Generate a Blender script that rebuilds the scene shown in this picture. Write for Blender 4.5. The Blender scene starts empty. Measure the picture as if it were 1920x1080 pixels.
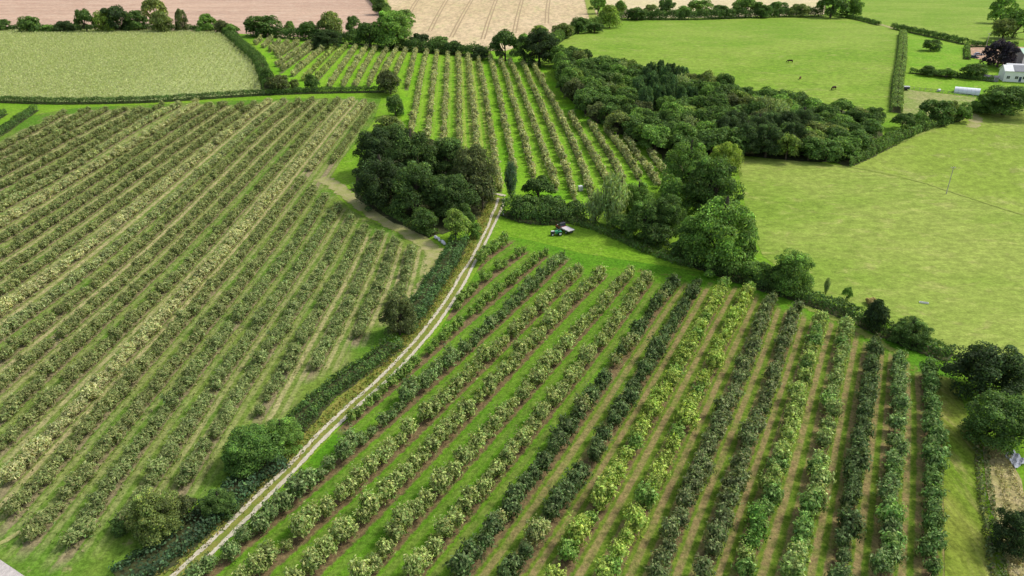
import bpy, math, random
import numpy as np
from mathutils import Vector, Matrix
from mathutils.geometry import delaunay_2d_cdt
rnd = random.Random(7)
RG = np.random.default_rng(11)
scene = bpy.context.scene
COL = scene.collection
F, CAMH, PITCH = 1331.0, 70.0, math.radians(26.0)
CP, SP = math.cos(PITCH), math.sin(PITCH)

# ------------------------------------------------------------------ terrain
def sst(t):
    t = np.clip(t, 0.0, 1.0); return t*t*(3-2*t)
def ter(x, y):
    return 17*sst((y-140)/300.) + 2.5*sst((-x-30)/140.)*sst((y-130)/160.)
def G(px, py, h=0.0):
    """ground point (plus h metres) seen at photo position px, py"""
    a = (px-960)/F; b = -(py-540)/F
    dx, dy, dz = a, CP+b*SP, -SP+b*CP
    z = 0.0
    for i in range(50):
        t = (CAMH-h-z)/-dz
        z = .5*z+.5*float(ter(t*dx, t*dy))
    return Vector((t*dx, t*dy, float(ter(t*dx, t*dy))))
def proj(p):
    x, y, z = p[0], p[1], p[2]-CAMH
    zc = y*CP - z*SP; up = y*SP + z*CP
    return 960+F*x/zc, 540-F*up/zc, zc

# ------------------------------------------------------------------ objects
def link(o, parent=None):
    COL.objects.link(o)
    if parent is not None: o.parent = parent
    return o
def tag(o, label=None, cat=None, group=None, kind=None):
    if label: o['label'] = label
    if cat: o['category'] = cat
    if group: o['group'] = group
    if kind: o['kind'] = kind
    return o
def thing(name, label, cat, loc=(0,0,0), rz=0, group=None):
    o = bpy.data.objects.new(name, None); o.empty_display_size = .5
    o.location = loc; o.rotation_euler = (0,0,rz)
    link(o); return tag(o, label, cat, group)
def obj(name, me, parent=None, color=(1,1,1)):
    o = bpy.data.objects.new(name, me); link(o, parent)
    o.color = (*color, 1.0)
    return o
def mesh_np(name, V, Fq, mat, col=None, attrs=None, smooth=False):
    me = bpy.data.meshes.new(name)
    V = np.asarray(V, dtype=np.float32); Fq = np.asarray(Fq, dtype=np.int32)
    k = Fq.shape[1]
    me.vertices.add(len(V)); me.vertices.foreach_set('co', V.ravel())
    me.loops.add(Fq.size); me.loops.foreach_set('vertex_index', Fq.ravel())
    me.polygons.add(len(Fq)); me.polygons.foreach_set('loop_start', np.arange(0, Fq.size, k, dtype=np.int32))
    me.update(calc_edges=True)
    if col is not None:
        a = me.attributes.new('Col', 'FLOAT_COLOR', 'POINT')
        c = np.ones((len(V), 4), dtype=np.float32); c[:, :3] = col
        a.data.foreach_set('color', c.ravel())
    for n, d in (attrs or {}).items():
        a = me.attributes.new(n, 'FLOAT', 'POINT'); a.data.foreach_set('value', np.asarray(d, dtype=np.float32))
    if smooth: me.polygons.foreach_set('use_smooth', np.ones(len(Fq), dtype=bool))
    me.materials.append(mat)
    return me

class MB:
    """collects boxes, prisms and tubes, each with a material, into ONE mesh"""
    def __init__(s): s.v=[]; s.f=[]; s.m=[]; s.mats=[]
    def mi(s, mat):
        if mat not in s.mats: s.mats.append(mat)
        return s.mats.index(mat)
    def add(s, V, Fs, mat):
        b=len(s.v); s.v += [tuple(p) for p in V]
        for f in Fs: s.f.append([i+b for i in f]); s.m.append(s.mi(mat))
    def box(s, c, size, mat, rz=0, taper=1.0, bev=0.0):
        x,y,z=[q/2 for q in size]; V=[]
        for zz,t in ((-z,1.0),(z,taper)):
            for sx,sy in ((-1,-1),(1,-1),(1,1),(-1,1)): V.append(Vector((sx*x*t,sy*y*t,zz)))
        R=Matrix.Rotation(rz,3,'Z'); V=[R@p+Vector(c) for p in V]
        s.add(V,[(3,2,1,0),(4,5,6,7),(0,1,5,4),(1,2,6,5),(2,3,7,6),(3,0,4,7)],mat)
    def prism(s, prof, x0, x1, mat):
        """profile in (y,z) extruded along x"""
        n=len(prof); V=[(x0,a,b) for a,b in prof]+[(x1,a,b) for a,b in prof]
        Fs=[tuple(range(n-1,-1,-1)),tuple(range(n,2*n))]+[(i,(i+1)%n,(i+1)%n+n,i+n) for i in range(n)]
        s.add(V,Fs,mat)
    def prismy(s, prof, y0, y1, mat):
        """profile in (x,z) extruded along y"""
        n=len(prof); V=[(a,y0,b) for a,b in prof]+[(a,y1,b) for a,b in prof]
        Fs=[tuple(range(n)),tuple(range(2*n-1,n-1,-1))]+[(i+n,(i+1)%n+n,(i+1)%n,i) for i in range(n)]
        s.add(V,Fs,mat)
    def tube(s, pts, rad, mat, n=8):
        pts=[Vector(p) for p in pts]
        if not hasattr(rad,'__len__'): rad=[rad]*len(pts)
        V=[];Fs=[]
        for i,p in enumerate(pts):
            d=(pts[min(i+1,len(pts)-1)]-pts[max(i-1,0)]).normalized()
            u=d.orthogonal().normalized() if i==0 else (u-d*u.dot(d)).normalized()
            w=d.cross(u)
            for k in range(n):
                a=2*math.pi*k/n; V.append(p+(u*math.cos(a)+w*math.sin(a))*rad[i])
        for i in range(len(pts)-1):
            for k in range(n):
                a=i*n+k; b=i*n+(k+1)%n; Fs.append((a,b,b+n,a+n))
        Fs.append(tuple(range(n-1,-1,-1))); Fs.append(tuple(range(len(V)-n,len(V))))
        s.add(V,Fs,mat)
    def wheel(s, c, r, w, mat, n=18):
        c=Vector(c); s.tube([c+Vector((0,-w/2,0)),c+Vector((0,-w/2+.03,0)),c+Vector((0,w/2-.03,0)),c+Vector((0,w/2,0))],[r*.9,r,r,r*.9],mat,n)
    def mesh(s, name, smooth=False):
        me=bpy.data.meshes.new(name); me.from_pydata(s.v,[],s.f)
        for m in s.mats: me.materials.append(m)
        me.polygons.foreach_set('material_index',s.m)
        if smooth: me.polygons.foreach_set('use_smooth',[True]*len(s.f))
        me.update(); return me
    def build(s, name, parent=None, smooth=False):
        return obj(name, s.mesh(name, smooth), parent)

# ------------------------------------------------------------------ materials
class NT:
    def __init__(s, name, rough=.9, spec=.2):
        s.mat=bpy.data.materials.new(name); s.mat.use_nodes=True
        s.t=s.mat.node_tree; s.t.nodes.clear()
        s.out=s.n('ShaderNodeOutputMaterial'); s.b=s.n('ShaderNodeBsdfPrincipled')
        s.b.inputs['Roughness'].default_value=rough; s.b.inputs['Specular IOR Level'].default_value=spec
        s.l(s.b.outputs[0],s.out.inputs[0])
        s.pos=s.n('ShaderNodeNewGeometry').outputs['Position']
    def n(s,t,**k):
        o=s.t.nodes.new(t)
        for a,b in k.items(): setattr(o,a,b)
        return o
    def l(s,a,b): s.t.links.new(a,b)
    def put(s,sock,v):
        if isinstance(v,(int,float)): sock.default_value=v
        elif isinstance(v,tuple): sock.default_value=v[:3] if sock.type=='VECTOR' else (*v[:3],1)
        else: s.l(v,sock)
    def noise(s,scale,detail=3,rough=.6,vec=None,dist=0):
        o=s.n('ShaderNodeTexNoise'); o.inputs['Scale'].default_value=scale; o.inputs['Detail'].default_value=detail
        o.inputs['Roughness'].default_value=rough; o.inputs['Distortion'].default_value=dist
        s.l(vec if vec is not None else s.pos,o.inputs['Vector']); return o.outputs['Fac']
    def scaled(s,v,sc,rz=0):
        o=s.n('ShaderNodeMapping'); s.l(v,o.inputs['Vector']); o.inputs['Scale'].default_value=sc
        o.inputs['Rotation'].default_value=(0,0,rz); return o.outputs[0]
    def math(s,op,a,b=0.0,c=0.0,clamp=False):
        o=s.n('ShaderNodeMath',operation=op); o.use_clamp=clamp
        s.put(o.inputs[0],a); s.put(o.inputs[1],b); s.put(o.inputs[2],c); return o.outputs[0]
    def map(s,v,a,b,c=0.0,d=1.0):
        o=s.n('ShaderNodeMapRange'); o.interpolation_type='SMOOTHSTEP'
        for i,q in enumerate((v,a,b,c,d)): s.put(o.inputs[i],q)
        return o.outputs[0]
    def mix(s,f,a,b,mode='MIX'):
        o=s.n('ShaderNodeMix',data_type='RGBA',blend_type=mode); o.clamp_factor=True
        s.put(o.inputs[0],f); s.put(o.inputs[6],a); s.put(o.inputs[7],b); return o.outputs[2]
    def mul(s,a,f):
        """colour a times scalar f"""
        o=s.n('ShaderNodeVectorMath',operation='SCALE'); s.put(o.inputs[0],a); s.put(o.inputs[3],f); return o.outputs[0]
    def attr(s,name):
        return s.n('ShaderNodeAttribute',attribute_name=name).outputs['Fac']
    def base(s,c): s.put(s.b.inputs['Base Color'],c)
    def bump(s,h,st=.4,d=.3):
        o=s.n('ShaderNodeBump'); o.inputs['Strength'].default_value=st; o.inputs['Distance'].default_value=d
        s.l(h,o.inputs['Height']); s.l(o.outputs[0],s.b.inputs['Normal'])
def plain(name,c,rough=.6,spec=.3,var=.12,sc=1.5,metal=0):
    m=NT(name,rough,spec); f=m.noise(sc,4)
    m.base(m.mul((*c,1),m.map(f,.3,.7,1-var,1+var))); m.b.inputs['Metallic'].default_value=metal
    return m.mat
def grass(name,c1,c2,c3,big=.02,mid=.25,fine=1.6,dry=.5,grain=.3,rz=0,stretch=1.0,extra=None):
    """c1/c2 patch colours, c3 dry or pale tufts"""
    m=NT(name,.95,.08)
    v=m.scaled(m.pos,(1,stretch,1),rz)
    a=m.map(m.noise(big,5,.65,v),.38,.62); c=m.mix(a,c1,c2)
    b=m.noise(mid,5,.75,v,.6); c=m.mix(m.map(b,.62-.22*dry,.74),c,c3)
    e=m.noise(mid*3.1,3,.7,v); c=m.mul(c,m.map(e,.3,.7,.8,1.22))
    g=m.noise(fine,4,.8); c=m.mul(c,m.map(g,.28,.72,1-grain,1+grain))
    if extra: c=extra(m,c)
    m.base(c); m.bump(g,.5,.25); return m.mat

def leaf_material():
    m=NT('leaf'); t=m.t; t.nodes.remove(m.b)
    a=m.n('ShaderNodeAttribute',attribute_name='Col').outputs['Color']
    oi=m.n('ShaderNodeObjectInfo')
    c=m.mix(1.0,a,oi.outputs['Color'],'MULTIPLY')
    d=m.n('ShaderNodeBsdfDiffuse'); m.l(c,d.inputs[0])
    tr=m.n('ShaderNodeBsdfTranslucent'); c2=m.mix(1.0,c,(1.0,1.0,.55,1),'MULTIPLY'); m.l(c2,tr.inputs[0])
    x=m.n('ShaderNodeMixShader'); x.inputs[0].default_value=.42
    m.l(d.outputs[0],x.inputs[1]); m.l(tr.outputs[0],x.inputs[2])
    gl=m.n('ShaderNodeBsdfGlossy'); gl.inputs['Roughness'].default_value=.55; gl.inputs[0].default_value=(1,1,1,1)
    y=m.n('ShaderNodeMixShader'); y.inputs[0].default_value=.008
    m.l(x.outputs[0],y.inputs[1]); m.l(gl.outputs[0],y.inputs[2]); m.l(y.outputs[0],m.out.inputs[0])
    return m.mat
LEAF=leaf_material()
BARK=plain('bark',(.09,.075,.055),.95,.1,.3,3)

# ------------------------------------------------------------------ foliage
def norm(a): return a/np.maximum(np.linalg.norm(a,axis=1,keepdims=True),1e-9)
def quads(P,N,L,W,rg,axis=None):
    """diamond leaves at P facing N; axis = long direction (random when None)"""
    n=len(P)
    A=rg.normal(size=(n,3)) if axis is None else axis
    t=norm(A-N*np.sum(A*N,axis=1,keepdims=True)); b=np.cross(N,t)
    L=np.broadcast_to(np.asarray(L,dtype=float).reshape(-1,1),(n,1)); W=np.broadcast_to(np.asarray(W,dtype=float).reshape(-1,1),(n,1))
    V=np.empty((n,4,3)); V[:,0]=P-t*L/2; V[:,1]=P+b*W/2; V[:,2]=P+t*L/2; V[:,3]=P-b*W/2
    return V.reshape(-1,3)
def leafcol(n,rg,base=(1,1,1),var=.28,alt=None,pa=.2):
    c=np.tile(np.asarray(base,dtype=float),(n,1))
    if alt is not None:
        k=rg.random(n)<pa; c[k]=np.asarray(alt)
    c*=np.exp(rg.normal(0,var,(n,1))); c*=np.exp(rg.normal(0,.06,(n,3)))
    return np.clip(c,.01,1.0 if max(base)<.9 else 3.0)
def rep4(c): return np.repeat(c,4,axis=0)
def leafmesh(name,V,C):
    n=len(V)//4
    return mesh_np(name,V,np.arange(n*4).reshape(n,4),LEAF,rep4(C))
def tubes(paths,n=5):
    """paths: list of (pts, radii) -> verts, quads"""
    V=[];Q=[]
    for pts,rad in paths:
        pts=np.asarray(pts,dtype=float); b=len(V)
        for i in range(len(pts)):
            d=pts[min(i+1,len(pts)-1)]-pts[max(i-1,0)]; d/=np.linalg.norm(d)
            u=np.cross(d,[.31,.9,.2]); u/=np.linalg.norm(u); w=np.cross(d,u)
            for k in range(n):
                a=2*math.pi*k/n; V.append(pts[i]+(u*math.cos(a)+w*math.sin(a))*rad[i])
        for i in range(len(pts)-1):
            for k in range(n): Q.append((b+i*n+k,b+i*n+(k+1)%n,b+(i+1)*n+(k+1)%n,b+(i+1)*n+k))
    return np.array(V),np.array(Q)

def broad_proto(seed,nc=34,nl=190,cr=(1.2,2.1),leaf=(.55,.4),flat=1.0,skirt=.75):
    """broadleaf tree in a 10 x 10 x 10 m box: crown leaf mesh and trunk mesh"""
    rg=np.random.default_rng(seed)
    P=[];N=[];paths=[([(0,0,-.4),(.1,0,1.5),(.05,.1,3.6),(0,0,6)],[.42,.34,.24,.1])]
    ph=rg.uniform(0,6.28,3)
    for i in range(nc):
        d=rg.normal(size=3); d/=np.linalg.norm(d)
        if d[2]<-.8: d[2]*=-.7
        q=(.48+.56*rg.random()**.6)
        r=rg.uniform(*cr)
        lump=1+.13*math.sin(3*math.atan2(d[1],d[0])+ph[0])+.09*math.sin(5*math.atan2(d[1],d[0])+ph[1])
        if d[2]<.1:
            hl=math.hypot(d[0],d[1])+1e-6; k=1+skirt*(1/hl-1); d[0]*=k; d[1]*=k; d[2]=max(d[2]*1.25,-.92)
        c=np.array([d[0]*(5-r*.75)*q*lump, d[1]*(5-r*.75)*q*lump, 4.9+d[2]*(4.9-r*.75)*q*flat])
        s=rg.normal(size=(nl,3)); s=norm(s)
        s[:,2]=np.where(s[:,2]<-.3,-s[:,2],s[:,2])
        rr=r*(.72+.36*rg.random((nl,1)))
        P.append(c+s*rr*np.array([1,1,.85])); N.append(norm(s+.5*rg.normal(size=(nl,3))+np.array([0,0,.35])))
        if i%3==0: paths.append(([(0,0,1.8+.08*i),(c[0]*.45,c[1]*.45,1.8+(c[2]-1.8)*.55),tuple(c)],[.17,.11,.03]))
    P=np.vstack(P);N=np.vstack(N); n=len(P)
    P[:,2]=np.maximum(P[:,2],.25)
    s=rg.uniform(.65,1.35,n)
    V=quads(P,N,leaf[0]*s,leaf[1]*s,rg)
    cl=np.repeat(np.exp(rg.normal(0,.2,nc)),nl)[:,None]
    C=leafcol(n,rg,(1,1,1),.30,(1.6,1.5,.95),.14)*cl
    tv,tq=tubes(paths)
    return leafmesh('crown',V,C),mesh_np('trunk',tv,tq,BARK,smooth=True)
def feather_proto(seed,nst=70,nl=34):
    rg=np.random.default_rng(seed); P=[];A=[];paths=[([(0,0,-.4),(.1,.05,3),(.0,.1,9)],[.28,.2,.04])]
    for i in range(nst):
        a=rg.uniform(0,6.28); r=4.2*math.sqrt(rg.random()); z0=1+rg.random()*3.2
        top=9.8-(r/4.2)**2*4*rg.uniform(.7,1.2); x,y=r*math.cos(a),r*math.sin(a)
        t=rg.random((nl,1))**.8
        p=np.hstack([x*(.45+.65*t),y*(.45+.65*t),z0+(top-z0)*t])+rg.normal(0,.32,(nl,3))
        P.append(p); A.append(np.tile([x*.25,y*.25,2.4],(nl,1))+rg.normal(0,.9,(nl,3)))
        if i%6==0: paths.append(([(x*.1,y*.1,z0*.6),(x*.6,y*.6,(z0+top)/2),(x,y,top*.9)],[.1,.06,.02]))
    P=np.vstack(P);A=np.vstack(A);n=len(P)
    N=norm(np.hstack([P[:,:2],np.full((n,1),2.0)])*.35+rg.normal(size=(n,3)))
    V=quads(P,N,rg.uniform(.6,1.2,n),rg.uniform(.22,.42,n),rg,A)
    C=leafcol(n,rg,(1,1,1),.3,(1.5,1.45,1.1),.2)
    tv,tq=tubes(paths); return leafmesh('crown',V,C),mesh_np('trunk',tv,tq,BARK,smooth=True)
def cone_proto(seed,n=2300,pw=.8):
    rg=np.random.default_rng(seed)
    t=rg.random(n)**1.25; z=.5+t*9.4
    a=rg.uniform(0,6.28,n); lay=1+.16*np.sin(z*5+np.sin(a*3))+.1*np.sin(a*5+z)
    r=4.6*(1-t)**pw*lay*(.6+.42*rg.random(n)**.5)+.15
    P=np.stack([r*np.cos(a),r*np.sin(a),z],1)
    N=norm(np.stack([np.cos(a),np.sin(a),np.full(n,.5)],1)+.6*rg.normal(size=(n,3)))
    A=np.stack([np.cos(a),np.sin(a),np.full(n,-.5)],1)+.4*rg.normal(size=(n,3))
    V=quads(P,N,rg.uniform(.7,1.3,n),rg.uniform(.35,.6,n),rg,A)
    tv,tq=tubes([([(0,0,-.4),(0,0,4),(0,0,9.8)],[.3,.2,.03])])
    return leafmesh('crown',V,leafcol(n,rg,(1,1,1),.28,(1.4,1.4,1.1),.1)),mesh_np('trunk',tv,tq,BARK,smooth=True)
def fruit_shape(rg,nsh,nl,w,h,leaf,z0=.45,tr=True,up=1.0,spike=.15):
    """open fruit tree: shoots leave a short stem outwards and upwards, leaves along each shoot"""
    P=[];A=[];paths=[([(0,0,-.1),(.03,.02,h*.35),(0,0,h*.75)],[.07,.055,.02])]
    for i in range(nsh):
        a=rg.uniform(0,6.28); el=rg.uniform(-.1,1.35)
        ln=rg.uniform(.55,1.0)
        s=np.array([0,0,rg.uniform(z0,h*.55)])
        d=np.array([math.cos(a)*math.cos(el)*w/2,math.sin(a)*math.cos(el)*w/2,(math.sin(el)*.8+.12)*h*.55*up])
        t=(.15+.85*np.sqrt(rg.random((nl,1))))*ln
        bend=np.array([0,0,.22*h*up])*(t**2)*rg.uniform(-.45,.8)
        p=s+d*t+bend+rg.normal(0,.055*w,(nl,3))
        P.append(p); A.append(np.tile(d*.6+np.array([0,0,h*spike]),(nl,1))+rg.normal(0,.45,(nl,3)))
        if i%4==0 and tr: paths.append(([s,s+d*ln*.5+bend.mean(0)*.3,s+d*ln+bend.max(0)],[.03,.02,.008]))
    P=np.vstack(P);A=np.vstack(A);n=len(P); P[:,2]=np.maximum(P[:,2],.12)
    out=P-np.array([0,0,h*.45])
    N=norm(norm(out)*1.1+rg.normal(0,.6,(n,3))+np.array([0,0,.3]))
    s=rg.uniform(.6,1.4,n)
    return quads(P,N,leaf[0]*s,leaf[1]*s,rg,A),n,paths
RR={'R1':[(950,449),(926,465),(909,478),(895,494)],
'R2':[(982,467),(961,478),(938,495),(913,515),(892,536),(870,557),(843,582)],
'R3':[(1022,472),(1005,484),(988,501),(963,517),(942,538),(920,559),(888,582),(863,603),(830,628),(806,648),(794,665),(762,692),(729,719),(704,742),(669,769),(652,782)],
'R4':[(1061,484),(1036,497),(1009,520),(986,542),(963,565),(947,584),(913,617),(880,650),(850,680),(823,698),(783,730),(754,757),(729,777),(694,807),(650,838),(616,868),(591,892),(545,922),(518,951),(501,976),(474,992),(445,1022),(407,1051),(370,1077),(340,1098)],
'R5':[(1086,507),(1059,530),(1032,549),(1009,576),(978,603),(947,640),(933,660),(898,688),(877,707),(846,734),(812,767),(781,794),(754,821),(723,850),(701,871),(662,907),(622,945),(578,980),(543,1015),(503,1045),(474,1072),(445,1100)],
'R6':[(1130,513),(1103,534),(1072,561),(1034,597),(1015,622),(981,668),(944,702),(908,738),(887,767),(856,790),(821,823),(788,860),(774,878),(740,907),(717,932),(688,965),(662,982),(641,1005),(614,1038),(570,1072),(540,1100)],
'R7':[(1182,509),(1155,540),(1128,570),(1113,584),(1082,617),(1054,659),(1031,685),(1002,714),(977,747),(942,784),(908,819),(879,852),(851,878),(834,897),(803,928),(776,959),(751,988),(738,1009),(707,1036),(688,1068),(665,1100)],
'R8':[(1218,522),(1193,549),(1170,578),(1143,613),(1126,645),(1106,672),(1081,702),(1054,729),(1033,754),(1008,785),(983,818),(964,845),(947,863),(928,882),(911,905),(888,926),(874,944),(859,968),(838,990),(820,1011),(799,1040),(778,1070),(755,1100)],
'R9':[(1266,528),(1243,559),(1224,582),(1199,609),(1174,642),(1160,680),0,(1131,712),(1120,735),(1095,764),(1077,795),(1062,818),(1037,847),(1018,870),(1001,892),(988,907),(970,928),(955,951),(938,972),(924,997),(905,1022),(888,1042),(872,1065),(850,1098)],
'R10':[(1305,532),(1287,570),(1274,592),(1253,621),(1237,651),(1215,684),(1193,722),(1172,756),(1156,785),(1133,818),(1114,850),(1093,880),(1070,915),(1053,943),(1038,965),(1015,995),(992,1026),(978,1049),(957,1072),(940,1100)],
'R11':[(1360,534),(1341,563),(1322,599),(1307,626),(1291,655),(1277,682),(1258,714),(1239,747),(1220,781),(1204,812),(1183,843),(1167,869),(1152,892),(1136,919),(1121,949),(1096,988),(1077,1026),(1057,1055),(1030,1100)],
'R12':[(1405,542),(1393,572),(1372,597),(1360,630),(1345,659),(1333,692),(1314,729),(1297,762),(1281,793),(1266,827),(1251,862),(1236,892),(1217,919),(1200,950),(1186,984),(1169,1017),(1157,1045),(1142,1074),(1130,1100)],
'R13':[(1443,563),(1437,597),(1420,626),(1405,659),(1391,695),(1377,747),(1357,780),(1341,820),(1324,862),(1313,888),(1296,917),(1282,949),(1267,984),(1257,1015),(1246,1047),(1236,1076),(1228,1100)],
'R14':[(1489,580),(1482,613),(1472,647),(1457,680),(1437,743),(1420,793),(1403,835),(1391,869),(1380,897),(1369,930),(1359,963),(1346,997),(1338,1022),(1327,1055),(1312,1100)],
'R15':[(1540,598),(1530,632),(1520,671),(1507,707),(1495,745),(1483,782),(1470,825),(1457,877),(1447,920),(1423,980),(1410,1027),(1393,1067),(1380,1100)],
'R16':[(1592,609),(1582,640),(1574,675),(1567,711),(1562,748),(1555,787),(1543,840),(1533,897),(1520,947),(1507,993),(1493,1053),(1482,1100)],
'R17':[(1640,644),(1634,673),(1628,705),(1624,742),(1617,793),(1607,847),(1600,907),(1590,953),(1583,1007),(1577,1067),(1572,1100)],
'R18':[(1686,667),(1684,698),(1682,732),(1683,780),(1681,830),(1678,880),(1673,925),(1670,973),(1667,1027),(1663,1073),(1661,1100)],
'R19':[(1737,698),(1741,725),(1743,760),(1748,800),(1747,867),(1747,933),(1747,1000),(1747,1073),(1747,1100)],
}
TT={'t1':[(1217,279),(1234,304),(1251,325)],
't2':[(1174,256),(1192,283),(1213,312),(1234,344)],
't3':[(1136,240),(1153,260),(1176,290),(1199,329)],
't4':[(1105,227),(1124,252),(1142,287),(1159,319),(1170,333)],
't5':[(1070,212),(1088,244),(1105,275),(1124,310),(1140,337)],
't6':[(996,115),(1013,140),(1027,174),(1046,209),(1061,235),(1080,275),(1092,308),(1103,344),(1107,362)],
't7':[(980,115),(996,151),(1011,190),(1020,212),(1038,250),(1053,290),(1063,319),(1072,346),(1076,367)],
't8':[(957,113),(973,151),(990,200),(1013,260),(1028,304),(1042,345)],
't9':[(938,109),(953,151),(968,210),(986,268),(1000,325)],
't10':[(919,105),(932,159),(942,208),(953,258),(960,296),(965,315)],
't11':[(895,103),(909,163),(918,225),(925,283),(931,320),(938,350)],
't12':[(877,101),(884,159),(888,213),(893,259),(898,300)],
't13':[(859,99),(861,149),(861,205),(862,270)],
't14':[(840,97),(837,149),(834,205),(831,265)],
't15':[(820,95),(813,149),(807,205),(799,265)],
't16':[(801,92),(790,138),(782,188),(770,245)],
't17':[(781,90),(771,126),(763,161)],
't18':[(763,89),(748,120),(742,134)],
't19':[(745,88),(730,115),(714,147)],
't20':[(727,88),(708,120),(691,157)],
't21':[(706,86),(684,122),(664,161)],
't22':[(687,88),(664,122),(641,161)],
't23':[(668,86),(642,122),(616,161)],
't24':[(650,84),(622,114),(593,146)],
't25':[(631,84),(600,114),(570,146)],
't26':[(614,84),(580,110),(547,138)],
't27':[(597,80),(562,104),(527,130)],
't28':[(581,80),(550,99),(520,120)],
't29':[(560,77),(540,90),(518,105)],
't30':[(541,77),(515,97)],
't31':[(525,75),(505,92)],
't32':[(508,72),(493,86)],
't33':[(489,71),(478,80)],
}
LL={'L0':[(773,463),(755,532),(735,580)],
'L1':[(740,452),(721,507),(713,532),(692,572),(668,630)],
'L2':[(712,438),(692,482),(671,528),(649,582),(617,632),(588,690)],
'L3':[(683,425),(660,469),(642,507),(630,530),(601,576),(574,622),(553,660),(526,699),(502,737),(488,772)],
'L4':[(658,405),(646,432),(621,469),(594,515),(569,555),(534,607),(505,653),(480,685),(455,722),(417,783),(390,825),(371,864),(348,894),(335,915)],
'L5':[(635,386),(602,430),(577,475),(554,513),(522,556),(501,580),(472,624),(449,655),(422,691),(391,739),(373,767),(344,808),(327,833),(302,872),(285,901),(225,987)],
'L6':[(608,367),(579,417),(554,459),(527,494),(496,532),(474,558),(444,590),(420,626),(384,671),(354,708),(312,769),(281,806),(260,841),(229,878),(200,930),(150,982),(125,1025)],
'L7':[(702,195),(683,218),(652,252),(623,304),0,(587,352),(558,398),(533,434),(508,463),(479,494),(450,527),(430,555),(397,601),(362,635),(327,683),(292,719),(250,771),(225,802),(194,835),(167,874),(137,912),(117,937),(77,980),(56,1007)],
'L8':[(687,189),(652,225),(621,256),(596,293),(583,316),0,(569,333),(552,354),(542,375),(517,402),(492,430),(465,461),(437,490),(406,523),(377,557),(333,603),(302,650),(267,687),(235,717),(210,748),(183,779),(154,812),(117,849),(87,889),(60,918),(35,945),(17,968)],
'L9':[(665,185),(631,210),(600,247),(577,281),(548,316),(537,337),(517,360),(502,377),(471,413),(442,440),(410,475),(375,513),(354,538),(312,588),(287,610),(258,642),(217,687),(183,719),(133,771),(112,794),(83,821),(62,851),(42,870),(12,903)],
'L10':[(640,185),(610,206),(585,231),(565,262),(550,281),(525,310),(496,345),(467,376),(440,402),(406,438),(369,473),(352,492),(325,520),(292,553),(250,596),(215,627),(187,656),(150,692),(117,725),(79,758),(48,792),(19,817),(-10,845)],
'L11':[(615,189),(585,210),(558,231),(533,260),(515,283),(485,314),(462,341),(430,371),(402,398),(379,421),(354,447),(312,482),(287,507),(246,549),(208,582),(187,606),(150,640),(127,662),(87,700),(44,742),(6,775),(-10,790)],
'L12':[(590,185),(558,206),(523,239),(504,266),(479,287),(450,314),(419,347),(392,372),(369,398),(333,424),(300,461),(250,501),(229,524),(200,553),(162,580),(129,612),(94,640),(60,671),(23,700),(-8,730)],
'L13':[(562,189),(531,210),(502,233),(467,266),(433,293),(402,320),(380,350),(358,384),(317,411),(287,432),(260,457),(221,492),(187,515),(158,542),(112,580),(87,604),(60,623),(25,650),(4,669),(-10,682)],
'L14':[(535,187),(500,212),(465,247),(433,272),(400,295),(370,333),(345,357),(308,386),(260,424),(212,463),(177,497),(129,530),(94,557),(54,586),(27,604),(-8,637)],
'L15':[(504,189),(467,214),(437,241),(400,268),(369,296),(333,329),(302,354),(271,377),(250,392),(208,426),(167,459),(125,490),(83,520),(42,553),(10,576),(-8,590)],
'L16':[(477,193),(444,216),(419,239),(383,261),(350,284),(312,312),(277,341),(240,370),(225,388),(183,417),(133,449),(104,470),(71,499),(25,528),(-8,550)],
'L17':[(452,195),(419,218),(390,233),(344,268),(302,297),(260,327),(219,358),(183,383),(171,395),(133,420),(94,445),(60,470),(31,490),(-8,520)],
'L18':[(423,193),(392,212),(355,238),(312,268),(271,293),(229,325),(183,356),(135,388),(117,405),(79,424),(50,445),(23,461),(-8,485)],
'L19':[(396,195),(355,218),(323,239),(292,262),(254,283),(208,310),(167,345),(135,366),(104,383),(62,409),(37,424),(-8,452)],
'L20':[(367,191),(333,218),(292,243),(250,266),(208,293),(167,318),(125,343),(87,366),(42,392),(-8,423)],
'L21':[(333,195),(287,220),(250,241),(208,264),(167,291),(125,320),(83,341),(42,366),(-8,392)],
'L22':[(304,195),(267,212),(229,237),(187,262),(156,283),(115,306),(69,333),(27,358),(-8,374)],
'L23':[(271,202),(233,220),(187,243),(146,268),(104,291),(73,312),(42,327),(-8,350)],
'L24':[(237,202),(198,220),(156,243),(115,264),(73,285),(31,308),(-8,330)],
'L25':[(198,204),(167,220),(125,241),(87,262),(42,289),(-8,312)],
'L26':[(165,205),(115,232),(73,254),(35,275),(-8,296)],
'L27':[(120,210),(83,229),(46,252),(15,268),(-8,280)],
}
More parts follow.
